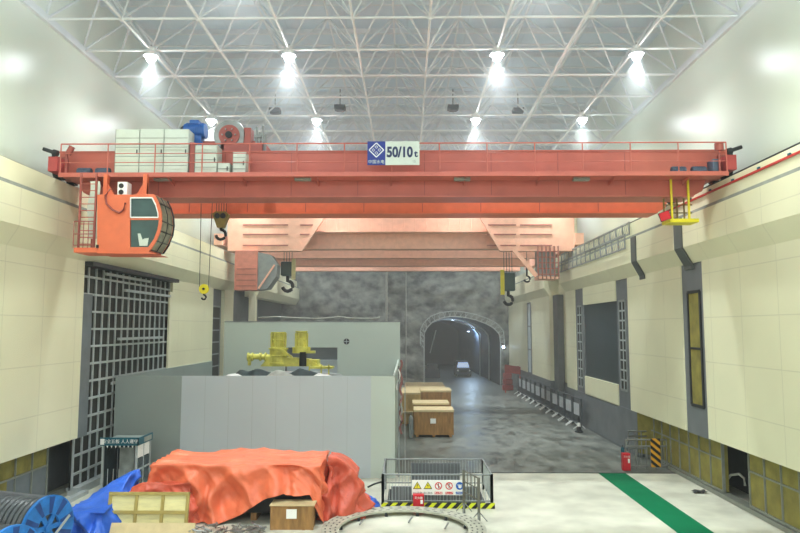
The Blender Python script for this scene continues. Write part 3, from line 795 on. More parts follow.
# hanger brackets
for px in (98, 138.5):
    q = cp(px, 194); m_ = MB().box(q[0]-.06, q[0]+.08, CY0+.5, CY0+.7, q[1], 12.16)
    m_.prism([(q[0]-.06, q[1]+.5), (q[0]+.08, q[1]+.5), (q[0]+.08+(.3 if px < 100 else 0), q[1]), (q[0]-.06-(.3 if px > 100 else 0), q[1])], 'Y', CY0+.55, CY0+.65)
    m_.build('hanger', M_cab, cab)
# air conditioner
q = cp(114, 180); z = cp(121, 194)[1]
MB().box(q[0], cp(122.5, 215)[0], CY0+.3, CY0+.7, z, q[1]).build('air_conditioner', M_white, cab, bevel=.01)
m_ = MB()
for dz in (.13, .36): m_.lathe([(.02, 0), (.09, 0), (.09, .01), (.02, .01)], (q[0]+.14, CY0+.285, z+dz), 'Y', 14)
m_.build('fan_grille', M_darksteel, cab)
# caged access ladder beside the cab
ld = thing('access_ladder', (cp(86, 248)[0], 23.9, cp(86, 248)[1]), 'red caged access ladder between the operator cab and the left wall', 'ladder')
xa, xb = cp(78.5, 215)[0], cp(94, 215)[0]; zt = 12.1; zl = cp(100, 248)[1]
r = MB(); r.box(xa-.03, xa+.03, CY0+.05, CY0+.12, zl, zt); r.box(xb-.03, xb+.03, CY0+.05, CY0+.12, zl, zt); r.box(xa-.03, xa+.03, CY1-.1, CY1-.04, zl, zt); r.box(xb-.03, xb+.03, CY1-.1, CY1-.04, zl, zt)
r.build('stile', M_crane_dk, ld)
for k in range(11):
    zz = zl+.15+k*(zt-zl-.3)/10; MB().tube((xa, CY0+.09, zz), (xb, CY0+.09, zz), .016, 6).build('rung', M_crane, ld)
r = MB()
for k in range(5): x = cp(74.5, 215)[0]+k*(cp(94, 215)[0]-cp(74.5, 215)[0])/4; r.tube((x, CY0, zl), (x, CY0, zl+.95), .014, 5)
for zz in (.1, .5, .95): r.tube((cp(74.5, 215)[0], CY0, zl+zz), (xb, CY0, zl+zz), .018, 5)
r.build('guard_cage', M_crane_dk, ld)
m_ = MB().grid(lambda u, v: (xa+.1+u*.36+.05*math.sin(v*9), CY0+.5, zl+.4+v*2.1), 4, 12); m_.build('white_bag', M_cabinet, ld)

# ------------------------------------------------------------------ collector cage at the right end
cg = thing('collector_cage', (10.3, 25.6, 11), 'yellow hanging service cage with red plate at right end of crane', 'cage')
def q(x, y, Y=24.9): return P(x, y, Y=Y)
r = MB()
for x, y0_, y1_ in ((670.5, 174, 221), (687.5, 174, 221)): a, b = q(x, y0_), q(x, y1_); r.box(a.x-.035, a.x+.035, 24.87, 24.93, b.z, a.z)
a, b = q(669, 219), q(698, 222.5); r.box(a.x, b.x, 24.8, 25.6, b.z, a.z)
r.build('frame', M_yellow, cg)
r = MB()
for x in (663, 676, 683): a, b = q(x, 183, 25.4), q(x, 219, 25.4); r.box(a.x-.025, a.x+.025, 25.38, 25.43, b.z, a.z)
for y in (190, 197, 205, 213): a, b = q(663, y, 25.4), q(692, y, 25.4); r.box(a.x, b.x, 25.38, 25.42, a.z-.02, a.z+.02)
r.build('inner_bar', M_olive, cg)
a = q(665, 216, 24.7); mbm = Matrix.Translation((a.x, 24.7, a.z)) @ Matrix.Rotation(-.35, 4, 'Y')
MB(mbm).box(-.19, .19, -.015, .015, -.15, .15).build('red_plate', M_red, cg)
MB(mbm).box(-.21, .21, .015, .03, -.17, .17).build('plate_backing', M_darksteel, cg)

# ================================================================== CRANE 2 and 3 (beyond)
c2 = thing('distant_crane', (-.6, 48.5, 12.1), 'second pale red-orange crane in the haze with louvred side panels', 'crane')
def face(px0, px1, Yd): return P(px0, 240, Y=Yd).x, P(px1, 240, Y=Yd).x
gx0, gx1 = -12.2, 11.0
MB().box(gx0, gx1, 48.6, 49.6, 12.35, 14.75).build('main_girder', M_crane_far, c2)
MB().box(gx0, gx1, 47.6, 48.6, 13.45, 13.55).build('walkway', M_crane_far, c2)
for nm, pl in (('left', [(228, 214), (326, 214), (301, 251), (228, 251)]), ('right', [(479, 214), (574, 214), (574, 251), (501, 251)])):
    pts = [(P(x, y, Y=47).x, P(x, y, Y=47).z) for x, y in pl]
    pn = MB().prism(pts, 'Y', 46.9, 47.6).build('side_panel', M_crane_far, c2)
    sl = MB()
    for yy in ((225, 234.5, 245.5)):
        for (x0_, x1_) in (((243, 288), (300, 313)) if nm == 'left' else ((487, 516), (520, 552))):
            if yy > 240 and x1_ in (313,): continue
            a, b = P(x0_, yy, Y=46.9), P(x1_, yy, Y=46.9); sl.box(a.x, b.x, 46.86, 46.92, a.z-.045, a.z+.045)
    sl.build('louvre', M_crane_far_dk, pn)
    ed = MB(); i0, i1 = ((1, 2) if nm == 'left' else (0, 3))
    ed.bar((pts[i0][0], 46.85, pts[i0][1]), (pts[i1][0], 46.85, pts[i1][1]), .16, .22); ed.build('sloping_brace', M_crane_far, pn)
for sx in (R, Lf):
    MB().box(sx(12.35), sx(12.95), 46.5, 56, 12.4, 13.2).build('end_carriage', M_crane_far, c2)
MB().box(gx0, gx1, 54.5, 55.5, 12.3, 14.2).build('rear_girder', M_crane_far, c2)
# railings
r = MB()
for k in range(30): x = gx0+(gx1-gx0)*k/29; r.tube((x, 47.6, 13.5), (x, 47.6, 14.5), .02, 5)
r.tube((gx0, 47.6, 14.5), (gx1, 47.6, 14.5), .025, 5); r.build('railing', M_crane_far, c2)
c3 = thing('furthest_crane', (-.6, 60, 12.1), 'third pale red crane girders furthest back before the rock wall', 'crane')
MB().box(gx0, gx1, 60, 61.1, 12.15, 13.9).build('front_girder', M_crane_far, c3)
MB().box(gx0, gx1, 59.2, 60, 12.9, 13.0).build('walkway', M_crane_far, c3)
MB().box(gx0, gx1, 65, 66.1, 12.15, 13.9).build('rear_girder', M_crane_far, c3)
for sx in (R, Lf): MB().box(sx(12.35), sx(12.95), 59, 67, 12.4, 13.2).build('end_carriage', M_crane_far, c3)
# cabs of the second crane
M_farcab = mat('far_cab_hazed', (206, 132, 116), .5)  # cab colour paled to imitate haze in front of it
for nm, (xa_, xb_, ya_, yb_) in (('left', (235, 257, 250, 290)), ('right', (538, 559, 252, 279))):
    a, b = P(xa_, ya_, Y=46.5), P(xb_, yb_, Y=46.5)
    root = thing('distant_cab', ((a.x+b.x)/2, 47, b.z), 'hazy red operator cab with ladder hung under the second crane, left end' if nm == 'left' else 'hazy grey-red cage cab hung under the second crane by right wall', 'crane cab')
    if nm == 'left':
        MB().box(a.x, b.x, 46.5, 48, b.z, 12.0).build('cab_shell', M_farcab, root)
        s = MB()
        for k in range(4): zz = b.z+.25+k*.4; s.box(a.x+.15, b.x-.1, 46.46, 46.5, zz, zz+.07)
        s.build('louvre', M_crane_far_dk, root)
        pr = [(b.x, 11.9), (b.x+.9, 11.7), (b.x+1.35, 11.0), (b.x+1.3, 10.2), (b.x+.7, b.z+.1), (b.x, b.z)]
        MB().prism(pr, 'Y', 46.6, 47.9).build('front_window', M_grey, root)
        MB().bar((b.x+.1, 46.5, b.z+.1), (b.x+1.2, 46.5, 11), .08, .12).build('grab_rail', M_crane_far, root)
    else:
        MB().box(a.x, b.x, 46.5, 48, b.z, b.z+.18).build('cab_floor', M_crane_far, root)
        s = MB()
        for k in range(6): x = a.x+(b.x-a.x)*k/5; s.box(x-.04, x+.04, 46.5, 46.6, b.z, 12.3)
        for k in range(5): zz = b.z+.3+k*.4; s.box(a.x, b.x, 46.48, 46.56, zz, zz+.06)
        s.build('cage_bar', M_crane_far_dk, root)
        MB().box(a.x+.05, b.x-.05, 47.2, 47.9, b.z+.18, 12.1).build('cab_shell', M_grey, root)
        MB().bar((a.x-.1, 46.6, b.z+.2), (a.x-1.7, 46.6, 12.1), .12, .3).build('stair', M_crane_far, root)
# hooks of crane 2
M_hookgreen = mat('hook_block_green', (58, 84, 80), .5, var=.1)
def block(px, y0_, y1_, yh, lab, nm, sidepx, w=.95):
    Yd = 50; a, b, h_ = P(px, y0_, Y=Yd), P(px, y1_, Y=Yd), P(px, yh, Y=Yd)
    root = thing(nm, (a.x, Yd, h_.z), lab, 'crane hook')
    MB().box(a.x-w/2, a.x+w/2, Yd-.4, Yd+.4, b.z, a.z).build('hook_block', M_hookgreen, root, bevel=.08)
    s = P(sidepx, 270, Y=Yd).x; MB().box(s-.14, s+.14, Yd-.5, Yd-.3, b.z-.3, a.z+.2).build('warning_plate', M_yellow if sidepx > 400 else M_ply, root)
    c_ = (a.x, (h_.z+b.z)/2-.12); rr = (b.z-h_.z)*.3
    pts = [(a.x, Yd, b.z)]+[(c_[0]+rr*math.cos(PI/2-k*.45), Yd, c_[1]+rr*math.sin(PI/2-k*.45)) for k in range(11)]
    MB().path(pts, rr*.35, 8).build('hook', M_hookblack, root)
    r = MB()
    for dx in (-.3, -.1, .1, .3): r.tube((a.x+dx, Yd, a.z), (a.x+dx, Yd, 13.4), .02, 5)
    r.build('wire_rope', M_rope, root)
block(288, 262, 276, 293, 'dark green hook block with pale plate hanging from the second crane', 'distant_crane_hook', 294.5)
block(508, 273, 291, 306, 'black hook block with yellow side plate hanging over the tunnel mouth', 'distant_crane_hook', 501.5)
a = P(527, 279, Y=49.8)
root = thing('distant_small_hook', (a.x, 49.8, a.z), 'small black hook hanging beside the hazy right-hand cage cab', 'crane hook')
MB().path([(a.x, 49.8, a.z+1.0)]+[(a.x+.22*math.cos(PI/2-k*.45), 49.8, a.z-.0+.22*math.sin(PI/2-k*.45)) for k in range(11)], .07, 7).build('hook', M_hookblack, root)
MB().tube((a.x, 49.8, a.z+.9), (a.x, 49.8, 13.4), .02, 5).build('wire_rope', M_rope, root)

# ================================================================== PARTITION ENCLOSURE
pe = thing('site_partition', (-6.5, 38, 0), 'grey-white sheet metal partition enclosure around the turbine works', 'partition')
def sheets(x0, x1, y0, y1, z0, z1, m, nm, n):
    ob = MB().box(x0, x1, y0, y1, z0, z1).build(nm, m, pe)
    s = MB()
    for k in range(1, n):
        if abs(x1-x0) > abs(y1-y0): x = x0+(x1-x0)*k/n; s.box(x-.004, x+.004, y0-.002, y0, z0, z1)
        else: y = y0+(y1-y0)*k/n; s.box(x1, x1+.004, y-.008, y+.008, z0, z1)
    if s.v: s.build('sheet_seam', M_part_g, ob)
zf = 4.46
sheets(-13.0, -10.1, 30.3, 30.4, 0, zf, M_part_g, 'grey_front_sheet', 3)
sheets(-10.1, P(371, 400, Y=30.3).x, 30.28, 30.38, 0, zf, M_part, 'front_sheet', 8)
sheets(P(371, 400, Y=30.3).x, P(395, 400, Y=30.3).x, 30.28, 30.38, 0, zf, M_part_r, 'end_sheet', 1)
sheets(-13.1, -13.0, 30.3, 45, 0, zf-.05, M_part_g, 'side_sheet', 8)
xr = P(395, 400, Y=30.3).x
sheets(xr-.1, xr, 30.3, 46, 0, zf, M_part_r, 'side_sheet', 10)
ix0, ix1 = P(285, 345, Y=46).x, P(337.5, 345, Y=46).x; iz = P(400, 347.5, Y=46).z
xl, xrr = P(224, 345, Y=46).x, P(400, 345, Y=46).x
mb = MB().box(xl, ix0, 46, 46.15, 0, 7.02).box(ix1, xrr, 46, 46.15, 0, 7.02).box(ix0, ix1, 46, 46.15, iz, 7.02)
mb.build('back_sheet', M_part_r, pe)
MB().box(ix0, ix1, 47.2, 47.3, 0, iz+.3).build('opening_backing', M_greywall, pe)
MB().box(ix0, ix1, 46.9, 47.2, 0, P(400, 360, Y=46.9).z).build('opening_ledge', M_part, pe)
MB().box(xl, xrr, 45.97, 46.18, 7.0, 7.06).build('top_trim', M_grey, pe)
a = P(346.5, 341.5, Y=45.95)
prt = MB().lathe([(.03, 0), (.2, 0), (.2, .04), (.03, .04)], (a.x, 45.94, a.z), 'Y', 20).build('fan_port', M_darksteel, pe)
MB().box(a.x-.17, a.x+.17, 45.91, 45.94, a.z-.02, a.z+.02).box(a.x-.02, a.x+.02, 45.91, 45.94, a.z-.17, a.z+.17).build('fan_blade', M_part, prt)
# loose pale sheet lying over the top of the back wall
mb = MB().path([(P(x, y, Y=46).x, 46.07, P(x, y, Y=46).z+.12) for x, y in ((258, 319.5), (275, 318.5), (300, 320), (320, 320.5), (340, 318.5), (350, 320), (372, 320.5), (380, 319))], .06, 6)
tag(mb.build('plastic_hose', M_conc_raw), 'pale hose lying along the top edge of the enclosure back wall', 'hose')

# turbine part (yellow) inside the enclosure
tb = thing('yellow_turbine_machine', (P(290, 400, Y=38).x, 38, 3.6), 'yellow turbine machinery with two round towers showing over the partition', 'machine')
def tp(x, y, Y=38): return P(x, y, Y=Y)
def cyl(px, y0_, y1_, rpx, m, nm, Y=38, flange=True):
    a, b = tp(px, y0_, Y), tp(px, y1_, Y); r = rpx*Y/F
    pr = [(r, b.z), (r, a.z)]
    if flange:
        h = a.z-b.z; pr = [(r*1.0, b.z), (r, b.z+h*.1), (r*.86, b.z+h*.12), (r*.86, b.z+h*.48), (r*.98, b.z+h*.5), (r*.98, b.z+h*.56), (r*.86, b.z+h*.58), (r*.86, b.z+h*.9), (r*.98, b.z+h*.92), (r*.98, b.z+h)]
    return MB().lathe(pr, (a.x, Y, 0), 'Z', 20).build(nm, m, tb)
t1 = cyl(278.5, 332, 349, 7.6, M_yel_mach, 'tower')
t2 = cyl(301.5, 331, 348, 6.3, M_yel_mach, 'tower')
for ob, px, r in ((t1, 278.5, .42), (t2, 301.5, .34)):
    s = MB(); a = tp(px, 340)
    for k in range(10): t = 2*PI*k/10; s.box(a.x+r*math.cos(t)-.035, a.x+r*math.cos(t)+.035, 38+r*math.sin(t)-.035, 38+r*math.sin(t)+.035, tp(290, 347).z, tp(290, 333).z)
    s.build('rib', M_yel_mach, ob)
cyl(278.5, 348, 364, 10, M_yel_mach, 'pedestal'); cyl(301.5, 347, 353, 9, M_yel_mach, 'collar', flange=False)
cyl(303, 352, 366, 3.6, M_hookblack, 'dark_shaft', Y=37.6, flange=False)
a = tp(249, 356); b = tp(272, 357); m_ = MB().tube((a.x, 37.6, a.z), (b.x, 37.8, b.z), .16, 12)
for x in (250, 254, 262, 267): p_ = tp(x, 356.5); m_.tube((p_.x-.04, 37.6, p_.z), (p_.x+.04, 37.6, p_.z), .24, 12)
m_.box(a.x+.05, a.x+.2, 37.5, 37.7, a.z-.5, a.z)
m_.build('side_arm', M_yel_mach, tb)
m_ = MB().box(tp(268, 358).x, tp(318, 358).x, 37.7, 39, tp(290, 366).z, tp(290, 360).z).prism([(tp(262, 358).x, tp(290, 366).z), (tp(322, 358).x, tp(290, 366).z), (tp(310, 358).x, tp(290, 359).z), (tp(270, 358).x, tp(290, 356).z)], 'Y', 37.6, 38.6)
m_.box(tp(301, 358).x, tp(316, 358).x, 37.5, 37.8, tp(290, 353).z, tp(290, 350.5).z)
m_.bar((tp(282, 349).x, 37.4, tp(282, 349).z), (tp(294, 357).x, 37.4, tp(294, 357).z), .1, .12)
m_.build('base_frame', M_yel_mach, tb)
m_ = MB().box(tp(312, 358).x, tp(334, 358).x, 37.3, 38.2, tp(290, 368).z, tp(290, 366).z)
for x in (315, 326, 333): m_.box(tp(x, 1).x, tp(x, 1).x+.07, 37.3, 37.4, tp(290, 375).z, tp(290, 364).z)
m_.build('platform', M_yel_mach, tb)
m_ = MB().lathe([(2.9, 0), (2.9, 3.9), (2.4, 4.0), (.2, 4.0)], (tp(290, 358).x, 38.6, 0), 'Z', 32); m_.build('stator_casing', M_grey, tb)
def sheet(pts_top, Yc, m, nm, lab, cat, w=1.2, amp=.12, z_off=0, drop=.4):
    """a crumpled sheet: pts are pixel positions of its upper outline"""
    pts = [P(x, y, Y=Yc) for x, y in pts_top]; n = len(pts)
    def fn(u, v):
        k = u*(n-1); i = min(int(k), n-2); t = k-i; p = pts[i].lerp(pts[i+1], t)
        nz_ = noise.noise(Vector((p.x*1.7, v*3, Yc)))*amp
        return (p.x, Yc-.8*(v-.5)*w+nz_, p.z-drop*abs(v-.45)*2+nz_*.7)
    return tag(MB().grid(fn, n*4, 8).build(nm, m), lab, cat)
sheet([(236, 372), (240, 369), (248, 370), (256, 367), (262, 368), (275, 371), (290, 372), (300, 367), (312, 369), (320, 373)], 36.2, M_tealsheet, 'dark_cover_sheet', 'crumpled dark green cover sheet lying at the foot of the yellow machine', 'sheet', drop=.5)
sheet([(266, 375), (271, 371.5), (277, 369.5), (284, 370), (290, 372), (295, 375)], 35.6, M_conc_raw, 'grey_cover_sheet', 'small pale grey crumpled sheet on the dark green cover', 'sheet', drop=.5)
sheet([(222, 376), (228, 373.5), (238, 373), (245, 376)], 33, M_white, 'white_cloth', 'white cloth scrap behind the partition top, left of dark cover', 'cloth', drop=.4)
sheet([(311, 376), (318, 372.5), (328, 373), (334, 376)], 33, M_white, 'white_cloth', 'white cloth scrap behind the partition top, right of dark cover', 'cloth', drop=.4)

# red & grey clutter rail at the enclosure corner
M_hose = mat('faded_red_hose', (150, 104, 100), .6)
root = thing('corner_rope_stand', (P(402, 400, Y=30.5).x, 30.6, 0), 'narrow rusty post with red and white hoses at the partition corner', 'post')
x = P(401, 400, Y=30.6).x
MB().box(x-.14, x-.06, 30.5, 30.6, 0, 4.9).box(x+.16, x+.2, 30.6, 30.64, 0, 4.2).build('pole', M_grey, root)
for k, (y, c) in enumerate(((360, M_hose), (380, M_hose), (395, M_conc_raw), (408, M_hose))):
    z = P(401, y, Y=30.6).z
    MB().path([(x+.05*math.sin(i*1.3+k), 30.45, z-i*.14) for i in range(9)], .055, 6).build('hose', c, root)
MB().path([(x-.12+.08*math.sin(i*.8), 30.4, 4.7+.05-.13*i) for i in range(8)], .035, 6).build('white_hose', M_white, root)

# ================================================================== CRATES
def crate(x0, x1, y0, y1, z0, z1, m, lab, label_at=None, lid=.12, skids=True, grp=None):
    root = thing('wooden_crate', ((x0+x1)/2, (y0+y1)/2, z0), lab, 'crate', grp)
    sk = .12 if skids else 0
    MB().box(x0+.03, x1-.03, y0+.03, y1-.03, z0+sk, z1-lid).build('crate_body', m, root)
    MB().box(x0-.03, x1+.03, y0-.03, y1+.03, z1-lid, z1).build('lid', M_cratetop, root)
    if skids:
        for t in (.08, .5, .92): x = x0+(x1-x0)*t; MB().box(x-.08, x+.08, y0, y1, z0, z0+sk).build('skid', M_crate, root)
    s = MB()
    for x in (x0, x1-.1, x0+(x1-x0)*.74): s.box(x, x+.1, y0, y0+.03, z0+sk, z1-lid)
    s.build('batten', m, root)
    if label_at: MB().box(label_at[0]-.17, label_at[0]+.17, y0-.02, y0+.0, label_at[1]-.15, label_at[1]+.15).build('paper_label', M_paper, root)
ax, bx = .38, 2.78
crate(ax+.05, bx+.05, 41.5, 43.4, 0, 1.62, M_crate, 'brown plywood crate with white paper label, nearest on the dark floor', ((P(433, 400, Y=41.5).x), P(400, 421, Y=41.5).z))
crate(ax+.0, bx-.1, 43.6, 45.6, 0, 1.8, M_crate, 'brown crate with pale overhanging lid right behind the front crate', None)
crate(-.35, 2.95, 46.2, 50.5, 0, .95, M_crate2, 'wide low straw-coloured crate at the bottom of the rear stack', None)
crate(P(421, 400, Y=46.4).x, P(451, 400, Y=46.4).x, 46.4, 48.6, .95, 2.35, M_crate, 'brown crate with white label lying on top of the wide crate', (P(427, 400, Y=46.4).x, P(400, 405, Y=46.4).z), skids=False)
crate(-.35, P(420, 400, Y=46.4).x, 46.4, 50.4, .95, 2.2, M_crate2, 'pale straw crate stacked beside the partition corner', None, skids=False)
crate(-.2, 2.9, 51.3, 56.5, 0, 2.1, M_crate2, 'pale topped crate furthest back in the crate stack', None)
a = P(411, 437, Z=0)
root = thing('gas_cylinder', (a.x, 41.2, 0), 'slim grey gas cylinder standing beside the brown crate', 'gas cylinder')
MB().lathe([(.12, 0), (.14, .03), (.14, 1.15), (.1, 1.28), (.04, 1.33)], (P(411, 400, Y=41.2).x, 41.2, 0), 'Z', 16).build('body', M_grey, root)
MB().tube((P(411, 400, Y=41.2).x, 41.2, 1.32), (P(411, 400, Y=41.2).x, 41.2, 1.44), .035, 8).build('valve', M_steel, root)

# ================================================================== PIT FENCE
FX0, FX1, FY0, FY1 = -.9, 3.12, 25.4, 28.3
pf = thing('pit_guard_fence', ((FX0+FX1)/2, FY0, 0), 'square grey pit guard fence with black and yellow kick strip', 'fence')
def fence_side(a, b, y_mid, nb, nm='fence_side', kick=False):
    a = Vector(a); b = Vector(b); r = MB()
    r.tube(a+Vector((0, 0, 1.2)), b+Vector((0, 0, 1.2)), .035, 6); r.tube(a+Vector((0, 0, .25)), b+Vector((0, 0, .25)), .025, 6)
    for k in (0, 1): p_ = a.lerp(b, k); r.box(p_.x-.05, p_.x+.05, p_.y-.05, p_.y+.05, 0, 1.22)
    o_ = r.build(nm, M_grey, pf); s = MB()
    for k in range(1, nb): p_ = a.lerp(b, k/nb); s.tube(p_+Vector((0, 0, .25)), p_+Vector((0, 0, 1.2)), .011, 4)
    s.build('baluster', M_stud, o_)
fence_side((FX0, FY0, 0), (FX1, FY0, 0), 0, 34); fence_side((FX0, FY1, 0), (FX1, FY1, 0), 0, 34)
fence_side((FX0, FY0, 0), (FX0, FY1, 0), 0, 22); fence_side((FX1, FY0, 0), (FX1, FY1, 0), 0, 22)
k_ = MB().box(FX0-.05, FX1+.1, FY0-.09, FY0-.06, .0, .2); k_.build('kick_strip', M_hazard, pf)

# dark hatch plates inside
root = thing('pit_hatch', (1.1, 26.8, 0), 'dark grey ribbed steel hatch standing inside the pit guard fence', 'hatch')
a, b = P(390, 500, Y=26.2), P(466, 490, Y=26.2)
m_ = MB().box(-.6, 2.7, 26.0, 26.1, .02, .62); m_.build('front_plate', M_greywall, root)
a, b = P(411, 400, Y=28).x, P(459, 400, Y=28).x
m_ = MB().box(a, b, 27.9, 28.0, .35, 1.12); m_.build('rear_plate', M_greywall, root)
m_ = MB()
for k in range(22): m_.box(-.6+k*.15, -.57+k*.15, 25.97, 26.0, .02, .6)
m_.build('rib', M_grey, root)
m_ = MB()
for k in range(14): m_.box(a+k*.145, a+k*.145+.025, 27.87, 27.9, .35, 1.1)
m_.build('rib', M_grey, root)
MB().box(-.75, 2.95, 25.7, 28.1, .0, .04).build('cover_plate', M_darksteel, root)
# warning board with five signs
a, b = P(412, 480, Y=25.3), P(465, 495, Y=25.3)
wb = thing('warning_sign_board', ((a.x+b.x)/2, 25.3, b.z), 'white board of five safety pictograms hung on the pit fence', 'sign')
MB().box(a.x, b.x, 25.28, 25.31, b.z, a.z).build('board', M_paper, wb)
n = 5; wch = (b.x-a.x)/n
for k in range(n):
    cx_ = a.x+wch*(k+.5); cz_ = b.z+(a.z-b.z)*.62; r = wch*.36; yy = 25.275
    if k < 2:
        tri = lambda s: [(cx_-r*1.05*s, cz_-r*.75*s), (cx_+r*1.05*s, cz_-r*.75*s), (cx_, cz_+r*1.0*s)]
        sgn = MB().prism(tri(1.08), 'Y', yy-.002, yy+.004).build('pictogram_border', M_blackink, wb)
        MB().prism(tri(.86), 'Y', yy-.006, yy-.002).build('pictogram', M_yellow, sgn)
        if k == 0: mk = MB().box(cx_-.012, cx_+.012, yy-.009, yy-.006, cz_-.01, cz_+.07).box(cx_-.012, cx_+.012, yy-.009, yy-.006, cz_-.05, cz_-.03)
        else: mk = MB().prism([(cx_+.01, cz_+.08), (cx_-.03, cz_), (cx_, cz_), (cx_-.01, cz_-.06), (cx_+.03, cz_+.02), (cx_, cz_+.02)], 'Y', yy-.009, yy-.006)
        mk.build('symbol', M_blackink, sgn)
        text('当心坠落' if k == 0 else '当心触电', .085, (cx_, yy, b.z+.07), FRONT, M_grey, wb)
    elif k < 4:
        ring = MB().lathe([(r*.74, 0), (r*.95, 0), (r*.95, .005), (r*.74, .005), (r*.74, 0)], (cx_, yy-.005, cz_), 'Y', 24)
        ring.bar((cx_-r*.6, yy-.008, cz_+r*.6), (cx_+r*.6, yy-.008, cz_-r*.6), .004, .025); sgn = ring.build('pictogram', M_signred, wb)
        MB().box(cx_-.012, cx_+.012, yy-.003, yy, cz_-.08, cz_+.05).tube((cx_, yy-.003, cz_+.07), (cx_, yy, cz_+.07), .02, 8).build('symbol', M_blackink, sgn)
        MB().box(cx_-wch*.38, cx_+wch*.38, yy-.003, yy, b.z+.03, b.z+.12).build('caption_bar', M_signred, wb)
        text('禁止跨越' if k == 2 else '禁止入内', .075, (cx_, yy-.006, b.z+.075), FRONT, M_paper, wb)
    else:
        sgn = MB().lathe([(.01, 0), (r, 0), (r, .005), (.01, .005)], (cx_, yy-.005, cz_), 'Y', 24).build('pictogram', M_safeblue, wb)
        MB().lathe([(.01, 0), (r*.45, 0), (r*.45, .003), (.01, .003)], (cx_+.01, yy-.009, cz_-.02), 'Y', 16).box(cx_-r*.6, cx_+r*.6, yy-.009, yy-.006, cz_+.02, cz_+.05).build('symbol', M_paper, sgn)
        MB().box(cx_-wch*.38, cx_+wch*.38, yy-.003, yy, b.z+.03, b.z+.12).build('caption_bar', M_safeblue, wb)
        text('必须戴安全帽', .05, (cx_, yy-.006, b.z+.075), FRONT, M_paper, wb)
# red fire box
def fire_box(x0, x1, y0, y1, z1, lab, z0=0):
    root = thing('fire_extinguisher_box', ((x0+x1)/2, (y0+y1)/2, z0), lab, 'fire box')
    MB().box(x0, x1, y0, y1, z0, z1).build('body', M_red, root, bevel=.01)
    MB().box(x0+.03, x1-.03, y0-.02, y0, z0+.04, z1*.94).build('door', M_red, root)
    MB().box(x1-.13, x1-.04, y0-.03, y0-.02, z0+(z1-z0)*.45, z0+(z1-z0)*.7).build('white_sticker', M_paper, root)
    text('灭火器', .1, ((x0+x1)/2, y0-.025, z0+(z1-z0)*.82), FRONT, M_paper, root)
fire_box(P(413, 495, Y=25.0).x, P(424, 495, Y=25.0).x, 25.0, 25.25, .56, 'small red fire extinguisher box standing before the pit guard fence')
# loose gate panel on feet
M_gate = mat('weathered_gate_steel', (112, 112, 102), .5, .2)
gt = thing('gate_panel', (2.4, 24.4, 0), 'loose grey grid gate panel on tripod feet beside the pit fence', 'gate')
A_ = P(464, 513, Z=0); B_ = P(479, 523, Z=0)
r = MB(); 
for p_ in (A_, B_):
    r.box(p_.x-.045, p_.x+.045, p_.y-.045, p_.y+.045, 0, 1.5)
r.tube((A_.x, A_.y, 1.5), (B_.x, B_.y, 1.48), .03, 6); r.tube((A_.x, A_.y, .75), (B_.x, B_.y, .75), .025, 6); r.tube((A_.x, A_.y, 1.12), (B_.x, B_.y, 1.12), .02, 6)
r.build('frame', M_gate, gt)
r = MB()
for k in range(1, 4): p_ = A_.lerp(B_, k/4); r.tube((p_.x, p_.y, .75), (p_.x, p_.y, 1.5), .018, 5)
r.build('bar', M_gate, gt)
for p_ in (A_, B_):
    for k in range(3): t = k*2.1+.4; MB().tube((p_.x, p_.y, .38), (p_.x+.32*math.cos(t), p_.y+.32*math.sin(t), .02), .018, 6).build('foot', M_grey, gt)

# hose on floor left of the pit
tag(MB().path([P(x, y, Z=.03) for x, y in ((368, 487), (374, 484), (381, 482), (386, 480))], .035, 6).build('floor_hose', M_darksteel), 'short dark hose lying on the floor left of the pit fence', 'hose')

# ================================================================== RING TRACK
rc = Vector((P(404, 520, Z=0).x, 22.25, 0)); ro, ri = 2.65, 2.08
rg = thing('ring_track', (rc.x, rc.y, 0), 'round perforated steel ring track lying on the floor at bottom centre', 'ring track')
mb = MB(); nS = 72
top = lambda r, z: [(rc.x+r*math.cos(2*PI*k/nS), rc.y+r*math.sin(2*PI*k/nS), z) for k in range(nS)]
a_, b_, c_, d_ = top(ri, .2), top(ro, .2), top(ro, .13), top(ri, .13)
vs = a_+b_+c_+d_; fs = []
for k in range(nS):
    j = (k+1) % nS; fs += [(k, nS+k, nS+j, j), (nS+k, 2*nS+k, 2*nS+j, nS+j), (2*nS+k, 3*nS+k, 3*nS+j, 2*nS+j), (3*nS+k, k, j, 3*nS+j)]
mb._add(vs, fs); mb.cur = 1
for k in range(96):
    t = 2*PI*k/96
    for r in (2.2, 2.36, 2.52):
        if (k+int(r*10)) % 2: continue
        mt = Matrix.Translation((rc.x, rc.y, 0)) @ Matrix.Rotation(t, 4, 'Z')
        q8 = [mt @ Vector(v) for v in ((r-.025, -.06, .204), (r+.025, -.06, .204), (r+.025, .06, .204), (r-.025, .06, .204))]
        mb._add(q8, [(0, 1, 2, 3)])
mb.build('ring_plate', [M_ringsteel, M_darksteel], rg)
for k in range(12):
    t = 2*PI*k/12+.3; x, y = rc.x+2.12*math.cos(t), rc.y+2.12*math.sin(t); MB().box(x-.05, x+.05, y-.05, y+.05, 0, .13).build('foot', M_darksteel, rg)
for px, py in ((448, 523), (364, 519), (412, 517)):
    a = P(px, py, Z=.15); b = a+Vector((-.12, -.35, -.08)); MB().tube(a, b, .03, 6).build('stub_pipe', M_steel, rg)

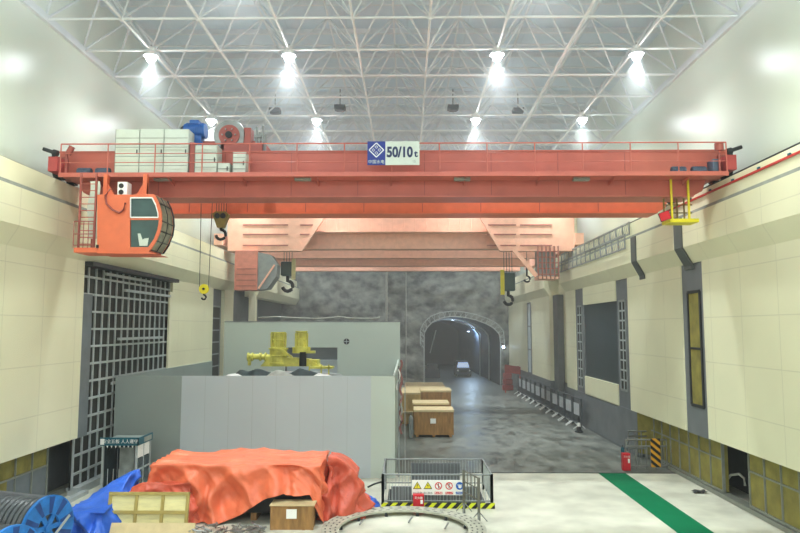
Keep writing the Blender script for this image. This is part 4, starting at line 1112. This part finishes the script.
# ================================================================== RIGHT SMALL ENCLOSURE
rf = thing('pipe_guard_rail', (P(645, 470, Z=0).x, 32, 0), 'grey pipe guard rails in front of the insulated wall by the walkway', 'railing')
ya_, yb_ = P(645, 469, Z=0).y, P(645, 469, Z=0).y+2.6
xa_, xb_ = P(626, 460, Y=ya_).x, P(667, 460, Y=ya_).x
r = MB()
for yy, x0_, x1_ in ((ya_, xa_, xb_), (yb_, P(629, 460, Y=yb_).x, P(655, 460, Y=yb_).x)):
    for zz in (.12, 1.05, 1.35) if yy == ya_ else (.5, 1.1, 1.35): r.tube((x0_, yy, zz), (x1_, yy, zz), .04, 6)
    for k in range(5): x = x0_+(x1_-x0_)*k/4; r.tube((x, yy, 0), (x, yy, 1.35), .03, 6)
r.tube((xa_, ya_, 1.05), (P(629, 460, Y=yb_).x, yb_, 1.05), .035, 6)
r.build('pipe_frame', M_steel, rf)
r = MB()
for k in range(16): x = xa_+(xb_-xa_)*k/15; r.tube((x, ya_, .12), (x, ya_, 1.05), .01, 4)
r.build('wire_mesh', M_grey, rf)
xx = P(656, 460, Y=ya_-.1).x
root = thing('hazard_board', (xx, ya_-.1, 0), 'upright black and yellow striped hazard board on the guard rails', 'hazard board')
MB().box(xx-.22, xx+.22, ya_-.1, ya_-.06, .1, 1.42).build('board', M_hazard2, root)
MB().box(xx-.03, xx+.03, ya_-.06, ya_-.02, 0, 1.4).build('post', M_grey, root)
x = P(626, 460, Y=ya_-.3).x
fire_box(x-.16, x+.18, ya_-.4, ya_-.1, .78, 'red fire extinguisher box on the floor before the grey pipe guard rails')
root = thing('fire_extinguisher', (x+.0, ya_-.02, 0), 'small green-capped cylinder standing behind the red box at guard rails', 'cylinder')
MB().lathe([(.07, 0), (.08, .03), (.08, .9), (.04, 1.0)], (x-.02, ya_+.1, 0), 'Z', 12).build('body', M_teal, root)
MB().tube((x-.02, ya_+.1, 1.0), (x-.02, ya_+.1, 1.08), .03, 6).build('valve', M_darksteel, root)
# small dark scrap on the floor, hose in the doorway
a = P(699, 493, Z=0)
tag(MB().grid(lambda u, v: (a.x-.25+u*.55, a.y-.15+v*.35, .02+.08*abs(math.sin(u*5+v*3))), 8, 5).build('floor_scrap', M_darksteel), 'small crumpled dark rag on the floor before the insulated wall', 'rag')
pts = [P(x, y, X=R(13.3)) for x, y in ((727, 486), (727, 480), (731, 475), (739, 474), (744, 478), (745, 486))]
tag(MB().path(pts, .05, 7).build('doorway_hose', M_conc_raw), 'grey looped hose inside the dark opening of the insulated wall', 'hose')

# ================================================================== BARRICADES
M_barr = mat('barricade_grey', (86, 92, 98), .5, .2)
M_plate = mat('dull_white_plate', (184, 190, 194), .6)
def make_barricade():
    root = thing('steel_barricade', (0, 0, 0), '', 'barricade')
    L_ = 2.0; r = MB()
    for yy in (-L_/2, L_/2): r.tube((0, yy, .1), (0, yy, 1.95), .055, 6)
    for zz in (.35, 1.95): r.tube((0, -L_/2, zz), (0, L_/2, zz), .05, 6)
    r.tube((0, -L_/2, 1.6), (0, L_/2, 1.6), .03, 6)
    r.build('frame', M_barr, root)
    r = MB()
    for k in range(1, 12): yy = -L_/2+L_*k/12; r.tube((0, yy, .35), (0, yy, 1.6), .022, 4)
    r.build('bar', M_barr, root)
    MB().box(-.03, -.01, -.62, .5, .85, 1.62).build('sign_plate', M_plate, root)
    for yy in (-.8, .8):
        MB().tube((0, yy, .35), (-.5, yy, .03), .03, 6).tube((0, yy, .35), (.3, yy, .03), .035, 6).build('foot', M_white, root)
    return root
b0 = make_barricade()
ords = ['first', 'second', 'third', 'fourth', 'fifth', 'sixth', 'seventh', 'eighth', 'ninth', 'tenth', 'eleventh', 'twelfth']
for k in range(11):
    r = b0 if k == 0 else copy_tree(b0)
    r.location = (11.3-.015*k, 45.5+k*2.14, 0); r.rotation_euler = (0, 0, .06+.04*math.sin(k*2.3))
    tag(r, 'grey steel barricade with white plate, %s of the row counting from the traffic cone' % ords[k], 'barricade', 'barricades along the right wall')
# dark/white cone at the near end
a = P(579, 432, Z=0)
root = thing('traffic_cone', (a.x, a.y, 0), 'black traffic cone with white band at the end of barricades', 'cone')
MB().lathe([(.27, 0), (.27, .06), (.17, .08), (.12, .35)], (a.x, a.y, 0), 'Z', 16).build('base', M_darksteel, root)
MB().lathe([(.12, .35), (.085, .6)], (a.x, a.y, 0), 'Z', 16).build('white_band', M_paper, root)
MB().lathe([(.085, .6), (.04, .95)], (a.x, a.y, 0), 'Z', 16).build('tip', M_darksteel, root)
# red plastic barriers at the far end
for k, (px, yy, h_, lab) in enumerate(((514, 69.5, 2.6, 'tall red slatted barrier frame at the far end of the barricades'), (508, 72.5, 2.3, 'low red stacked barrier blocks by the tunnel end of the barricades'))):
    x = P(px, 400, Y=yy).x; root = thing('red_barrier', (x, yy, 0), lab, 'barrier')
    if k == 0:
        MB().bar((x-.9, yy, 2.75), (x+.7, yy, 2.5), .1, .25).bar((x-.9, yy, 2.2), (x+.7, yy, 1.95), .1, .18).build('top_bar', M_redplastic, root)
        MB().box(x-.9, x-.78, yy, yy+.1, 0, 2.8).box(x+.6, x+.72, yy, yy+.1, 0, 2.6).build('post', M_redplastic, root)
        MB().box(x-.8, x+.6, yy+.03, yy+.06, 2.0, 2.7).build('panel', M_redplastic, root)
    else:
        for j in range(3): MB().box(x-.55+.05*j, x+.55-.08*j, yy-.4, yy+.4, j*.62, j*.62+.56).build('block', M_redplastic, root, bevel=.06)

# ================================================================== SAFETY BOOTH
bt = thing('safety_booth', (-11.6, 29, 0), 'small grey glazed safety booth with teal slogan sign above its front', 'booth')
bx0, bx1, by0, by1, bh = P(102.5, 465, Y=27.5).x, P(136, 465, Y=27.5).x, 27.5, 28.9, 1.98
r = MB()
for x in (bx0, bx1):
    for y in (by0, by1): r.box(x-.04, x+.04, y-.04, y+.04, 0, bh)
r.box(bx0, bx1, by0-.02, by0+.04, .0, .12); r.box(bx0, bx1, by0-.02, by0+.04, bh-.1, bh); r.box(bx0, bx1, by1-.02, by1+.02, 0, .1); r.box(bx1-.03, bx1+.03, by0, by1, bh-.1, bh); r.box(bx0-.03, bx0+.03, by0, by1, 0, .1); r.box(bx1-.03, bx1+.03, by0, by1, 0, .1); r.box(bx1-.03, bx1+.03, by0, by1, .85, .92); r.box(bx1-.03, bx1+.03, (by0+by1)/2-.03, (by0+by1)/2+.03, 0, bh)
for k in range(1, 6): x = bx0+(bx1-bx0)*k/6; r.box(x-.012, x+.012, by0-.02, by0+.0, .1, .95)
r.build('post_frame', M_stud, bt)
MB().box(bx0+.04, bx1-.04, by1-.06, by1-.02, .1, bh).build('back_panel', M_boothglass, bt)
MB().box(bx0+.3, bx1-.45, by1-.5, by1-.45, .1, bh-.35).build('inner_board', M_booth_in, bt)
MB().box(bx0-.012, bx0+.012, by0+.05, by1-.05, .1, bh).build('side_panel', M_boothglass, bt)
MB().box(bx1-.012, bx1+.012, by0+.05, by1-.05, .1, 1.3).build('side_panel', M_boothglass, bt)
MB().box(bx1-.01, bx1+.02, by0+.08, by1-.08, 1.35, bh-.1).build('side_notice', M_paper, bt)
MB().box(bx0-.06, bx1+.06, by0-.05, by1+.05, bh, bh+.07).build('roof', M_part_g, bt)
sgn = MB().box(bx0-.1, bx1+.1, by0-.1, by0-.06, bh-.1, bh+.22).build('slogan_sign', M_teal, bt)
MB().box(bx1+.06, bx1+.1, by0-.1, by1+.05, bh-.1, bh+.2).build('side_sign', M_teal, bt)
MB().box(bx1+.1, bx1+.11, by0+.5, by1-.1, bh-.05, bh+.14).build('side_sign_plate', M_ledge, bt)
MB().box(bx0-.08, bx0+.08, by0-.115, by0-.1, bh-.06, bh+.17).build('sign_emblem', M_paper, bt)
text('安全五板 人人遵守', .175, ((bx0+bx1)/2+.05, by0-.106, bh+.06), FRONT, M_paper, bt)
m_ = MB()
for k in range(7): x = bx0+.2+k*.17; m_.prism([(x-.04, bh-.1), (x+.04, bh-.1), (x, bh-.2)], 'Y', by0-.08, by0-.07)
m_.build('pennant', M_paper, bt)
# chair-like dark stool inside
root = thing('booth_stool', (bx0+.75, 28.0, 0), 'dark stool standing inside the safety booth', 'stool')
MB().box(bx0+.55, bx0+.95, 27.8, 28.2, .42, .5).build('seat', M_hookblack, root)
for x in (bx0+.57, bx0+.9):
    for y in (27.82, 28.16): MB().box(x, x+.04, y, y+.04, 0, .42).build('leg', M_hookblack, root)

# kerb along the left wall
struct(MB().box(Lf(12.15), Lf(12.4), 20, 27.4, 0, .14).build('trim_4', M_stud))

# ================================================================== TARPAULINS
def smooth(a, b, x): t = max(0, min(1, (x-a)/(b-a))); return t*t*(3-2*t)
def ridge(v): return 1-min(1, abs(noise.noise(v))*3.2)
def crumple(x, y, z, seed):
    """folds that run down the cloth with sharp diagonal creases"""
    q_ = x+y*.9
    return (ridge(Vector((q_*.62+z*.45, z*.12, seed)))-.5)*.26+(ridge(Vector((q_*.7-z*1.1, z*.25, seed+7)))-.5)*.21+(ridge(Vector((q_*2.2+z*1.6, z*.5, seed+3)))-.5)*.05
def drape(x0, x1, y0, y1, zt, hem, m, nm, spread=.35, folds=26, seed=0, amp=.1, topfn=None, sag=.03, nv=44):
    """cloth over a box: crowned top grid, then a folded skirt; hem(u, x, y) = hem height"""
    per = []
    N_ = 320; Lx, Ly = x1-x0, y1-y0; tot = 2*(Lx+Ly); rad = .12
    for k in range(N_):
        d = tot*k/N_
        if d < Lx: per.append((x0+d, y0, 0, -1))
        elif d < Lx+Ly: per.append((x1, y0+d-Lx, 1, 0))
        elif d < 2*Lx+Ly: per.append((x1-(d-Lx-Ly), y1, 0, 1))
        else: per.append((x0, y1-(d-2*Lx-Ly), -1, 0))
    # smooth the normals round the corners
    nr = []
    for k in range(N_):
        sx_ = sum(per[(k+j) % N_][2] for j in range(-4, 5)); sy_ = sum(per[(k+j) % N_][3] for j in range(-4, 5)); l = math.hypot(sx_, sy_); nr.append((sx_/l, sy_/l))
    tf = topfn or (lambda x, y: 0)
    def fn(u, v):
        k = int(round(u*N_)) % N_; px_, py_, _, _ = per[k]; nx, ny = nr[k]
        cx_, cy_ = (x0+x1)/2, (y0+y1)/2
        if v < .3:                                      # top, from the middle out
            t = v/.3
            x = cx_+(px_-cx_)*t; y = cy_+(py_-cy_)*t
            z = zt+tf(x, y)+noise.noise(Vector((x*1.3, y*1.3, seed)))*.05
            return (x, y, z-sag*(1-t)+(ridge(Vector((x*.8, y*2.2, seed)))-.5)*.07*t)
        t = (v-.3)/.7; ze = zt+tf(px_, py_)+noise.noise(Vector((px_*1.3, py_*1.3, seed)))*.07
        zh = hem(px_, py_)
        ph = noise.noise(Vector((px_*.9+seed, py_*.9, 1)))*5
        f_ = math.sin(u*folds*2*PI+ph+t*1.2*math.sin(u*9+seed))
        f_ = math.copysign(abs(f_)**.7, f_)
        off = spread*t**1.3+amp*f_*smooth(.03, .7, t)
        dr = 1-(1-t)**1.15
        z = ze*(1-dr)+zh*dr
        cr = crumple(px_+nx*off, py_+ny*off, z, seed)*smooth(0, .15, t)
        return (px_+nx*(off+cr), py_+ny*(off+cr), max(z, .015))
    ob = MB().grid(fn, N_, nv, closed_u=True).build(nm, m)
    sd = ob.modifiers.new('thick', 'SOLIDIFY'); sd.thickness = .012; sd.offset = 1
    return ob
def hem1(x, y):
    if y > 24.2: return .05
    if x < -8.2: return .3
    if x < -6.6: return .04
    if x < -4.1: return .04+1.0*smooth(-6.6, -4.2, x)**1.2
    if x < -3.3: return 1.0
    return 1.0-1.0*smooth(-3.3, -2.9, x)
tf1 = lambda x, y: .06*smooth(25, 26, y)*smooth(-7.4, -6.6, x)*smooth(-4.2, -5, x)+.04*math.sin(x*1.9)*(y > 24)
tag(drape(-8.85, -2.95, 23.45, 26.2, 1.93, hem1, M_orange, 'orange_tarpaulin', spread=.3, folds=17, seed=2, amp=.13, topfn=tf1),
    'large orange tarpaulin draped over the long equipment stack before the partition', 'tarpaulin')
tag(drape(-9.35, -7.3, 23.2, 23.5, 1.3, lambda x, y: .03, M_orange2, 'red_tarpaulin_skirt', spread=.2, folds=13, seed=5, amp=.08, topfn=lambda x, y: .35*smooth(-9.9, -8.9, x)-.3),
    'red-orange tarpaulin flap covering the low bulge behind the pale wooden pallet', 'tarpaulin')
tag(drape(-2.8, -1.75, 24.15, 25.3, 1.75, lambda x, y: .03, M_orange2, 'red_tarpaulin_bundle', spread=.42, folds=9, seed=9, amp=.13, topfn=lambda x, y: .3-.75*smooth(-2.6, -1.4, x)),
    'crumpled red tarpaulin bundle at the right end of the large orange tarpaulin', 'tarpaulin')
tag(drape(-1.95, -1.3, 25.4, 25.9, .55, lambda x, y: .03, M_bluetarp, 'blue_cloth_corner', spread=.2, folds=7, seed=3, amp=.05, topfn=lambda x, y: -.3*smooth(-1.9, -1.2, x)),
    'small blue cloth corner poking out beside the crumpled red tarpaulin bundle', 'cloth')
# equipment stack under it
root = thing('covered_equipment_stack', (-6.2, 24.9, 0), 'dark equipment showing under the lifted hem of the orange tarpaulin', 'equipment')
MB().box(-8.8, -3.2, 23.75, 26.0, .25, 1.75).build('body', M_hookblack, root)
for x in (-8.7, -7.0, -5.4, -3.8): MB().box(x, x+.2, 23.75, 26.0, 0, .25).build('skid', M_crate, root)
# blue tarp
tag(drape(-11.0, -9.7, 22.0, 24.8, .72, lambda x, y: .03, M_bluetarp, 'blue_tarpaulin', spread=.2, folds=15, seed=11, amp=.09,
          topfn=lambda x, y: .75*smooth(22.0, 24.3, y)*smooth(-11.4, -9.7, x)-.35*smooth(-10.2, -11.2, x)*0),
    'bright blue tarpaulin heaped beside the booth and cable reels', 'tarpaulin')

# pallet / crate lid leaning
pl = thing('pallet_panel', (-8.65, 22.7, 0), 'pale plywood crate panel with pine battens propped before the red flap', 'pallet')
PM = Matrix.Translation((-8.5, 22.45, .02)) @ Matrix.Rotation(-.16, 4, 'X')
x0, x1, hh = -1.33, 1.33, 1.2
MB(PM).box(x0, x1, 0, .03, 0, hh).build('board', M_ply, pl)
m_ = MB(PM)
for t in (0, .34, .68, 1): x = x0+(x1-x0-.1)*t; m_.box(x, x+.1, -.05, 0, 0, hh)
for z in (0, .52, hh-.1): m_.box(x0, x1, -.06, -.01, z, z+.1)
m_.build('batten', M_batten, pl)
# cream board in front
tag(MB(Matrix.Translation((-8.15, 21.9, 0)) @ Matrix.Rotation(-.5, 4, 'X')).box(-1.35, 1.35, 0, .05, 0, .42).box(-1.35, 1.35, .05, .3, .0, .05).build('cream_board', M_cratetop),
    'long plain cream board lying in front of the pallet panel', 'board')
# small wooden box
crate(-4.5, -3.08, 22.62, 23.35, 0, .8, M_crate, 'small brown wooden box with white label under lifted orange tarpaulin', (-3.8, .52), lid=.03, skids=False)
# scrap cable pile
sc = MB(); random.seed(4)
for k in range(60):
    x = random.uniform(-7.0, -4.6); y = random.uniform(21.9, 22.7); t = random.uniform(0, PI); l = random.uniform(.15, .5); z = random.uniform(.02, .16)
    sc.tube((x-l*math.cos(t)/2, y-l*math.sin(t)/2, z), (x+l*math.cos(t)/2, y+l*math.sin(t)/2, z+random.uniform(-.02, .1)), random.uniform(.015, .04), 5)
tag(sc.build('scrap_metal_pieces', M_steel), 'tangle of grey scrap metal and offcuts below the orange tarpaulin', 'scrap', kind='stuff')
sc = MB()
for k in range(30):
    x = random.uniform(-11.0, -9.6); y = random.uniform(20.6, 21.4); t = random.uniform(0, PI); l = random.uniform(.15, .45)
    sc.tube((x-l*math.cos(t)/2, y-l*math.sin(t)/2, .05), (x+l*math.cos(t)/2, y+l*math.sin(t)/2, .12), random.uniform(.02, .05), 5)
tag(sc.build('scrap_wood_pieces', M_crate), 'brown scrap offcuts on the floor before the blue tarpaulin', 'scrap', kind='stuff')

# ================================================================== CABLE REELS
def reel(cx_, cy_, R1, lab, ang=-19):
    root = thing('cable_reel', (cx_, cy_, 0), lab, 'cable reel')
    T = Matrix.Translation((cx_, cy_, R1)) @ Matrix.Rotation(math.radians(ang), 4, 'Z')
    L_ = 2.7
    def flange(x):
        nP = 20
        ob = MB(T).lathe([(R1*.42, -.05), (R1, -.05), (R1, .05), (R1*.42, .05), (R1*.42, -.05)], (x, 0, 0), 'X', 48).build('flange', M_reelblue, root)
        s = MB(T)
        for k in range(nP):
            if k % 2: continue
            t0, t1 = 2*PI*k/nP+.1, 2*PI*(k+1)/nP+.02*(k % 3)
            s._add([(x+.056, math.cos(t)*r, math.sin(t)*r) for t, r in ((t0, R1*.45), (t0, R1*.96), (t1, R1*.96), (t1, R1*.45))], [(0, 1, 2, 3)])
        s.build('plank', M_reeldark, ob)
        MB(T).lathe([(R1*.96, -.065), (R1*1.0, -.065), (R1*1.015, 0), (R1*1.0, .065), (R1*.96, .065)], (x, 0, 0), 'X', 48).build('rim', M_steel, ob) if False else None
        s = MB(T)
        for k in range(6): t = k*PI/3; s.bar((x, math.cos(t)*R1*.08, math.sin(t)*R1*.08), (x, math.cos(t)*R1*.44, math.sin(t)*R1*.44), .06, .14)
        s.lathe([(.02, -.06), (R1*.12, -.06), (R1*.12, .06), (.02, .06)], (x, 0, 0), 'X', 20)
        s.build('spoke', M_reelblue, ob)
        s = MB(T).bar((x+.07, -R1*.35, -R1*.75), (x+.07, R1*.95*.85, R1*.2), .03, .07); s.build('steel_strap', M_stud, ob)
    flange(0); flange(-L_)
    w = MB(T); pr = [(R1*.3, -L_+.05)]
    nT = 15
    for k in range(nT):
        xx = -L_+.08+(L_-.16)*k/(nT-1); pr += [(R1*.9-.08, xx-.085), (R1*.9+.0, xx-.055), (R1*.9+.045, xx), (R1*.9+.0, xx+.055)]
    pr += [(R1*.9, -.06), (R1*.3, -.05)]
    w.lathe(pr, (0, 0, 0), 'X', 48); w.build('cable_winding', M_cable, root)
a = P(48, 491, Y=19.7)
reel(P(48, 515, Y=19.7).x, 19.7, .9, 'large blue wooden cable reel wound with black cable beside blue tarpaulin')
reel(P(12, 530, Y=16.9).x, 16.9, .88, 'blue cable reel cut by the bottom left corner of the photo')

# ================================================================== CAR IN THE TUNNEL
cx_, cy_ = P(464, 400, Y=92).x, 92
M_screen = mat('windscreen_glow', (200, 215, 235), .2, emit=(190, 212, 245), estr=.7)  # slight emission added so the glass looks brightly lit
car = thing('parked_car', (cx_, cy_, 0), 'dark car with bright windscreen parked inside the tunnel', 'car')
w = 1.05
b = MB()
b.prism([(cx_-w, .35), (cx_-w, 1.0), (cx_-w*.9, 1.15), (cx_+w*.9, 1.15), (cx_+w, 1.0), (cx_+w, .35)], 'Y', cy_, cy_+4.8)
b.prism([(cx_-w*.9, 1.15), (cx_-w*.72, 1.95), (cx_-w*.6, 2.02), (cx_+w*.6, 2.02), (cx_+w*.72, 1.95), (cx_+w*.9, 1.15)], 'Y', cy_+1.1, cy_+4.5)
b.build('body', M_car, car)
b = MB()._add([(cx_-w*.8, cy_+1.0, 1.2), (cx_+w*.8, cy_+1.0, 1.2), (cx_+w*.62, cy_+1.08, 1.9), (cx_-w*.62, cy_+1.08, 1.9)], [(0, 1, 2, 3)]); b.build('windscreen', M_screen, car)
for sx_ in (-1, 1):
    MB().tube((cx_+sx_*w*.75, cy_-.03, .85), (cx_+sx_*w*.75, cy_+.02, .85), .13, 12).build('headlight', M_white, car)
    for yy in (cy_+.9, cy_+3.8): MB().tube((cx_+sx_*(w-.22), yy, .36), (cx_+sx_*(w+.02), yy, .36), .36, 16).build('wheel', M_hookblack, car)
MB().box(cx_-w*.45, cx_+w*.45, cy_-.03, cy_, .6, .9).build('grille', M_hookblack, car)
a = P(434, 354, Y=90)
tag(MB().box(a.x-1.2, a.x+.8, 89.8, 91, 0, 1.2).box(a.x-.9, a.x+.5, 89.9, 90.9, 1.2, 1.8).build('tunnel_equipment_box', M_car), 'dark equipment box beside the car inside the tunnel', 'equipment')
# leaning pole inside tunnel
a, b = P(436, 330, Y=83), P(430, 353, Y=83)
tag(MB().tube((a.x, 83, a.z), (b.x, 83, b.z), .07, 6).build('leaning_pole', M_stud), 'pale pole leaning inside the left side of the tunnel mouth', 'pole')
# tunnel wall lamps
for px, py, Yd, lab in ((453, 320, 84, 'small lamp at the crown of the tunnel arch'), (468.5, 331.5, 100, 'small lamp on the right shoulder deep inside the tunnel')):
    a = P(px, py, Y=Yd)
    root = thing('tunnel_lamp', (a.x, Yd, a.z), lab, 'lamp')
    MB().box(a.x-.16, a.x+.16, Yd-.1, Yd+.1, a.z, a.z+.14).build('housing', M_darksteel, root)
    MB().box(a.x-.13, a.x+.13, Yd-.09, Yd+.09, a.z-.03, a.z).build('lens', M_glow2, root)
a = P(503, 347, Y=78); tag(MB().lathe([(.02, 0), (.13, .03), (.16, .15), (.13, .28), (.02, .32)], (a.x, 77.6, a.z-.16), 'Z', 12).build('wall_lantern', M_glow2), 'small white round lamp on the rock right of the tunnel mouth', 'lamp')

# ================================================================== HAZE
def haze(name, box, dens, aniso, col, lab):
    m = bpy.data.materials.new(name); m.use_nodes = True; nt = m.node_tree; nt.nodes.clear()
    o_ = nt.nodes.new('ShaderNodeOutputMaterial'); v = nt.nodes.new('ShaderNodeVolumeScatter')
    v.inputs['Density'].default_value = dens; v.inputs['Anisotropy'].default_value = aniso; v.inputs['Color'].default_value = col+(1,)
    nt.links.new(v.outputs[0], o_.inputs['Volume'])
    ob = MB().box(*box).build(name, m); return tag(ob, lab, 'haze', kind='stuff')
haze('hall_haze', (-17, 15.5, -16, 126, -.6, 22.5), .0008, .2, (.9, .96, 1.0), 'thin bluish dust haze filling the whole hall')
haze('far_haze', (-16.8, 15.3, 38, 78.2, -.5, 22.4), .0036, .1, (1.0, .97, .96), 'thicker pale haze around the distant cranes')

haze('roof_haze', (-16.9, 15.4, -15.5, 79.5, 15.5, 22.3), .014, .3, (.86, .95, 1.0), 'bluish haze under the roof that shows the cones of the ceiling lamps')
# ================================================================== LIGHT
def area(loc, rot, sx_, sy_, e, col=(1, 1, 1)):
    li = bpy.data.lights.new('fill_light', 'AREA'); li.shape = 'RECTANGLE'; li.size = sx_; li.size_y = sy_; li.energy = e; li.color = col
    o_ = bpy.data.objects.new('fill_light', li); C.objects.link(o_); o_.location = loc; o_.rotation_euler = rot; return o_
# added fill light behind the camera, aimed down the hall, no fixture there
area((-.6, -6, 13), (math.radians(78), 0, 0), 22, 6, 1700, (1, .99, .95))
# wash lights on the runway ledges, warm
for sx, s in ((R, 1), (Lf, -1)):
    for y in (14, 21, 35, 42):
        li = bpy.data.lights.new('wash_light', 'POINT'); li.energy = 62; li.color = (1, .98, .52); li.shadow_soft_size = .3
        o_ = bpy.data.objects.new('wash_light', li); C.objects.link(o_); o_.location = (sx(11.3), y, 13.6)
# tunnel light
for x, y, z, e in ((P(470, 400, Y=100).x, 98, 6.0, 500), (P(453, 400, Y=84).x, 84.5, 6.9, 60)):
    li = bpy.data.lights.new('tunnel_light', 'POINT'); li.energy = e*1.9; li.color = (.55, .76, 1); li.shadow_soft_size = .2
    o_ = bpy.data.objects.new('tunnel_light', li); C.objects.link(o_); o_.location = (x, y, z)

w = bpy.data.worlds.new('world'); bpy.context.scene.world = w; w.use_nodes = True
w.node_tree.nodes['Background'].inputs[0].default_value = (.85, .92, 1, 1); w.node_tree.nodes['Background'].inputs[1].default_value = .3

cam = bpy.data.cameras.new('camera'); co = bpy.data.objects.new('camera', cam); C.objects.link(co)
cam.sensor_width = 36; cam.lens = F/800*36; cam.clip_end = 400; cam.clip_start = .1
co.location = (0, 0, H); co.rotation_euler = (PI/2+TH, 0, YW)
sc_ = bpy.context.scene; sc_.camera = co
sc_.view_settings.view_transform = 'Standard'; sc_.view_settings.look = 'None'; sc_.view_settings.exposure = .2; sc_.view_settings.gamma = .92
sc_.cycles.max_bounces = 8; sc_.cycles.diffuse_bounces = 4; sc_.cycles.volume_bounces = 1; sc_.cycles.use_denoising = True
sc_.cycles.sample_clamp_indirect = 8
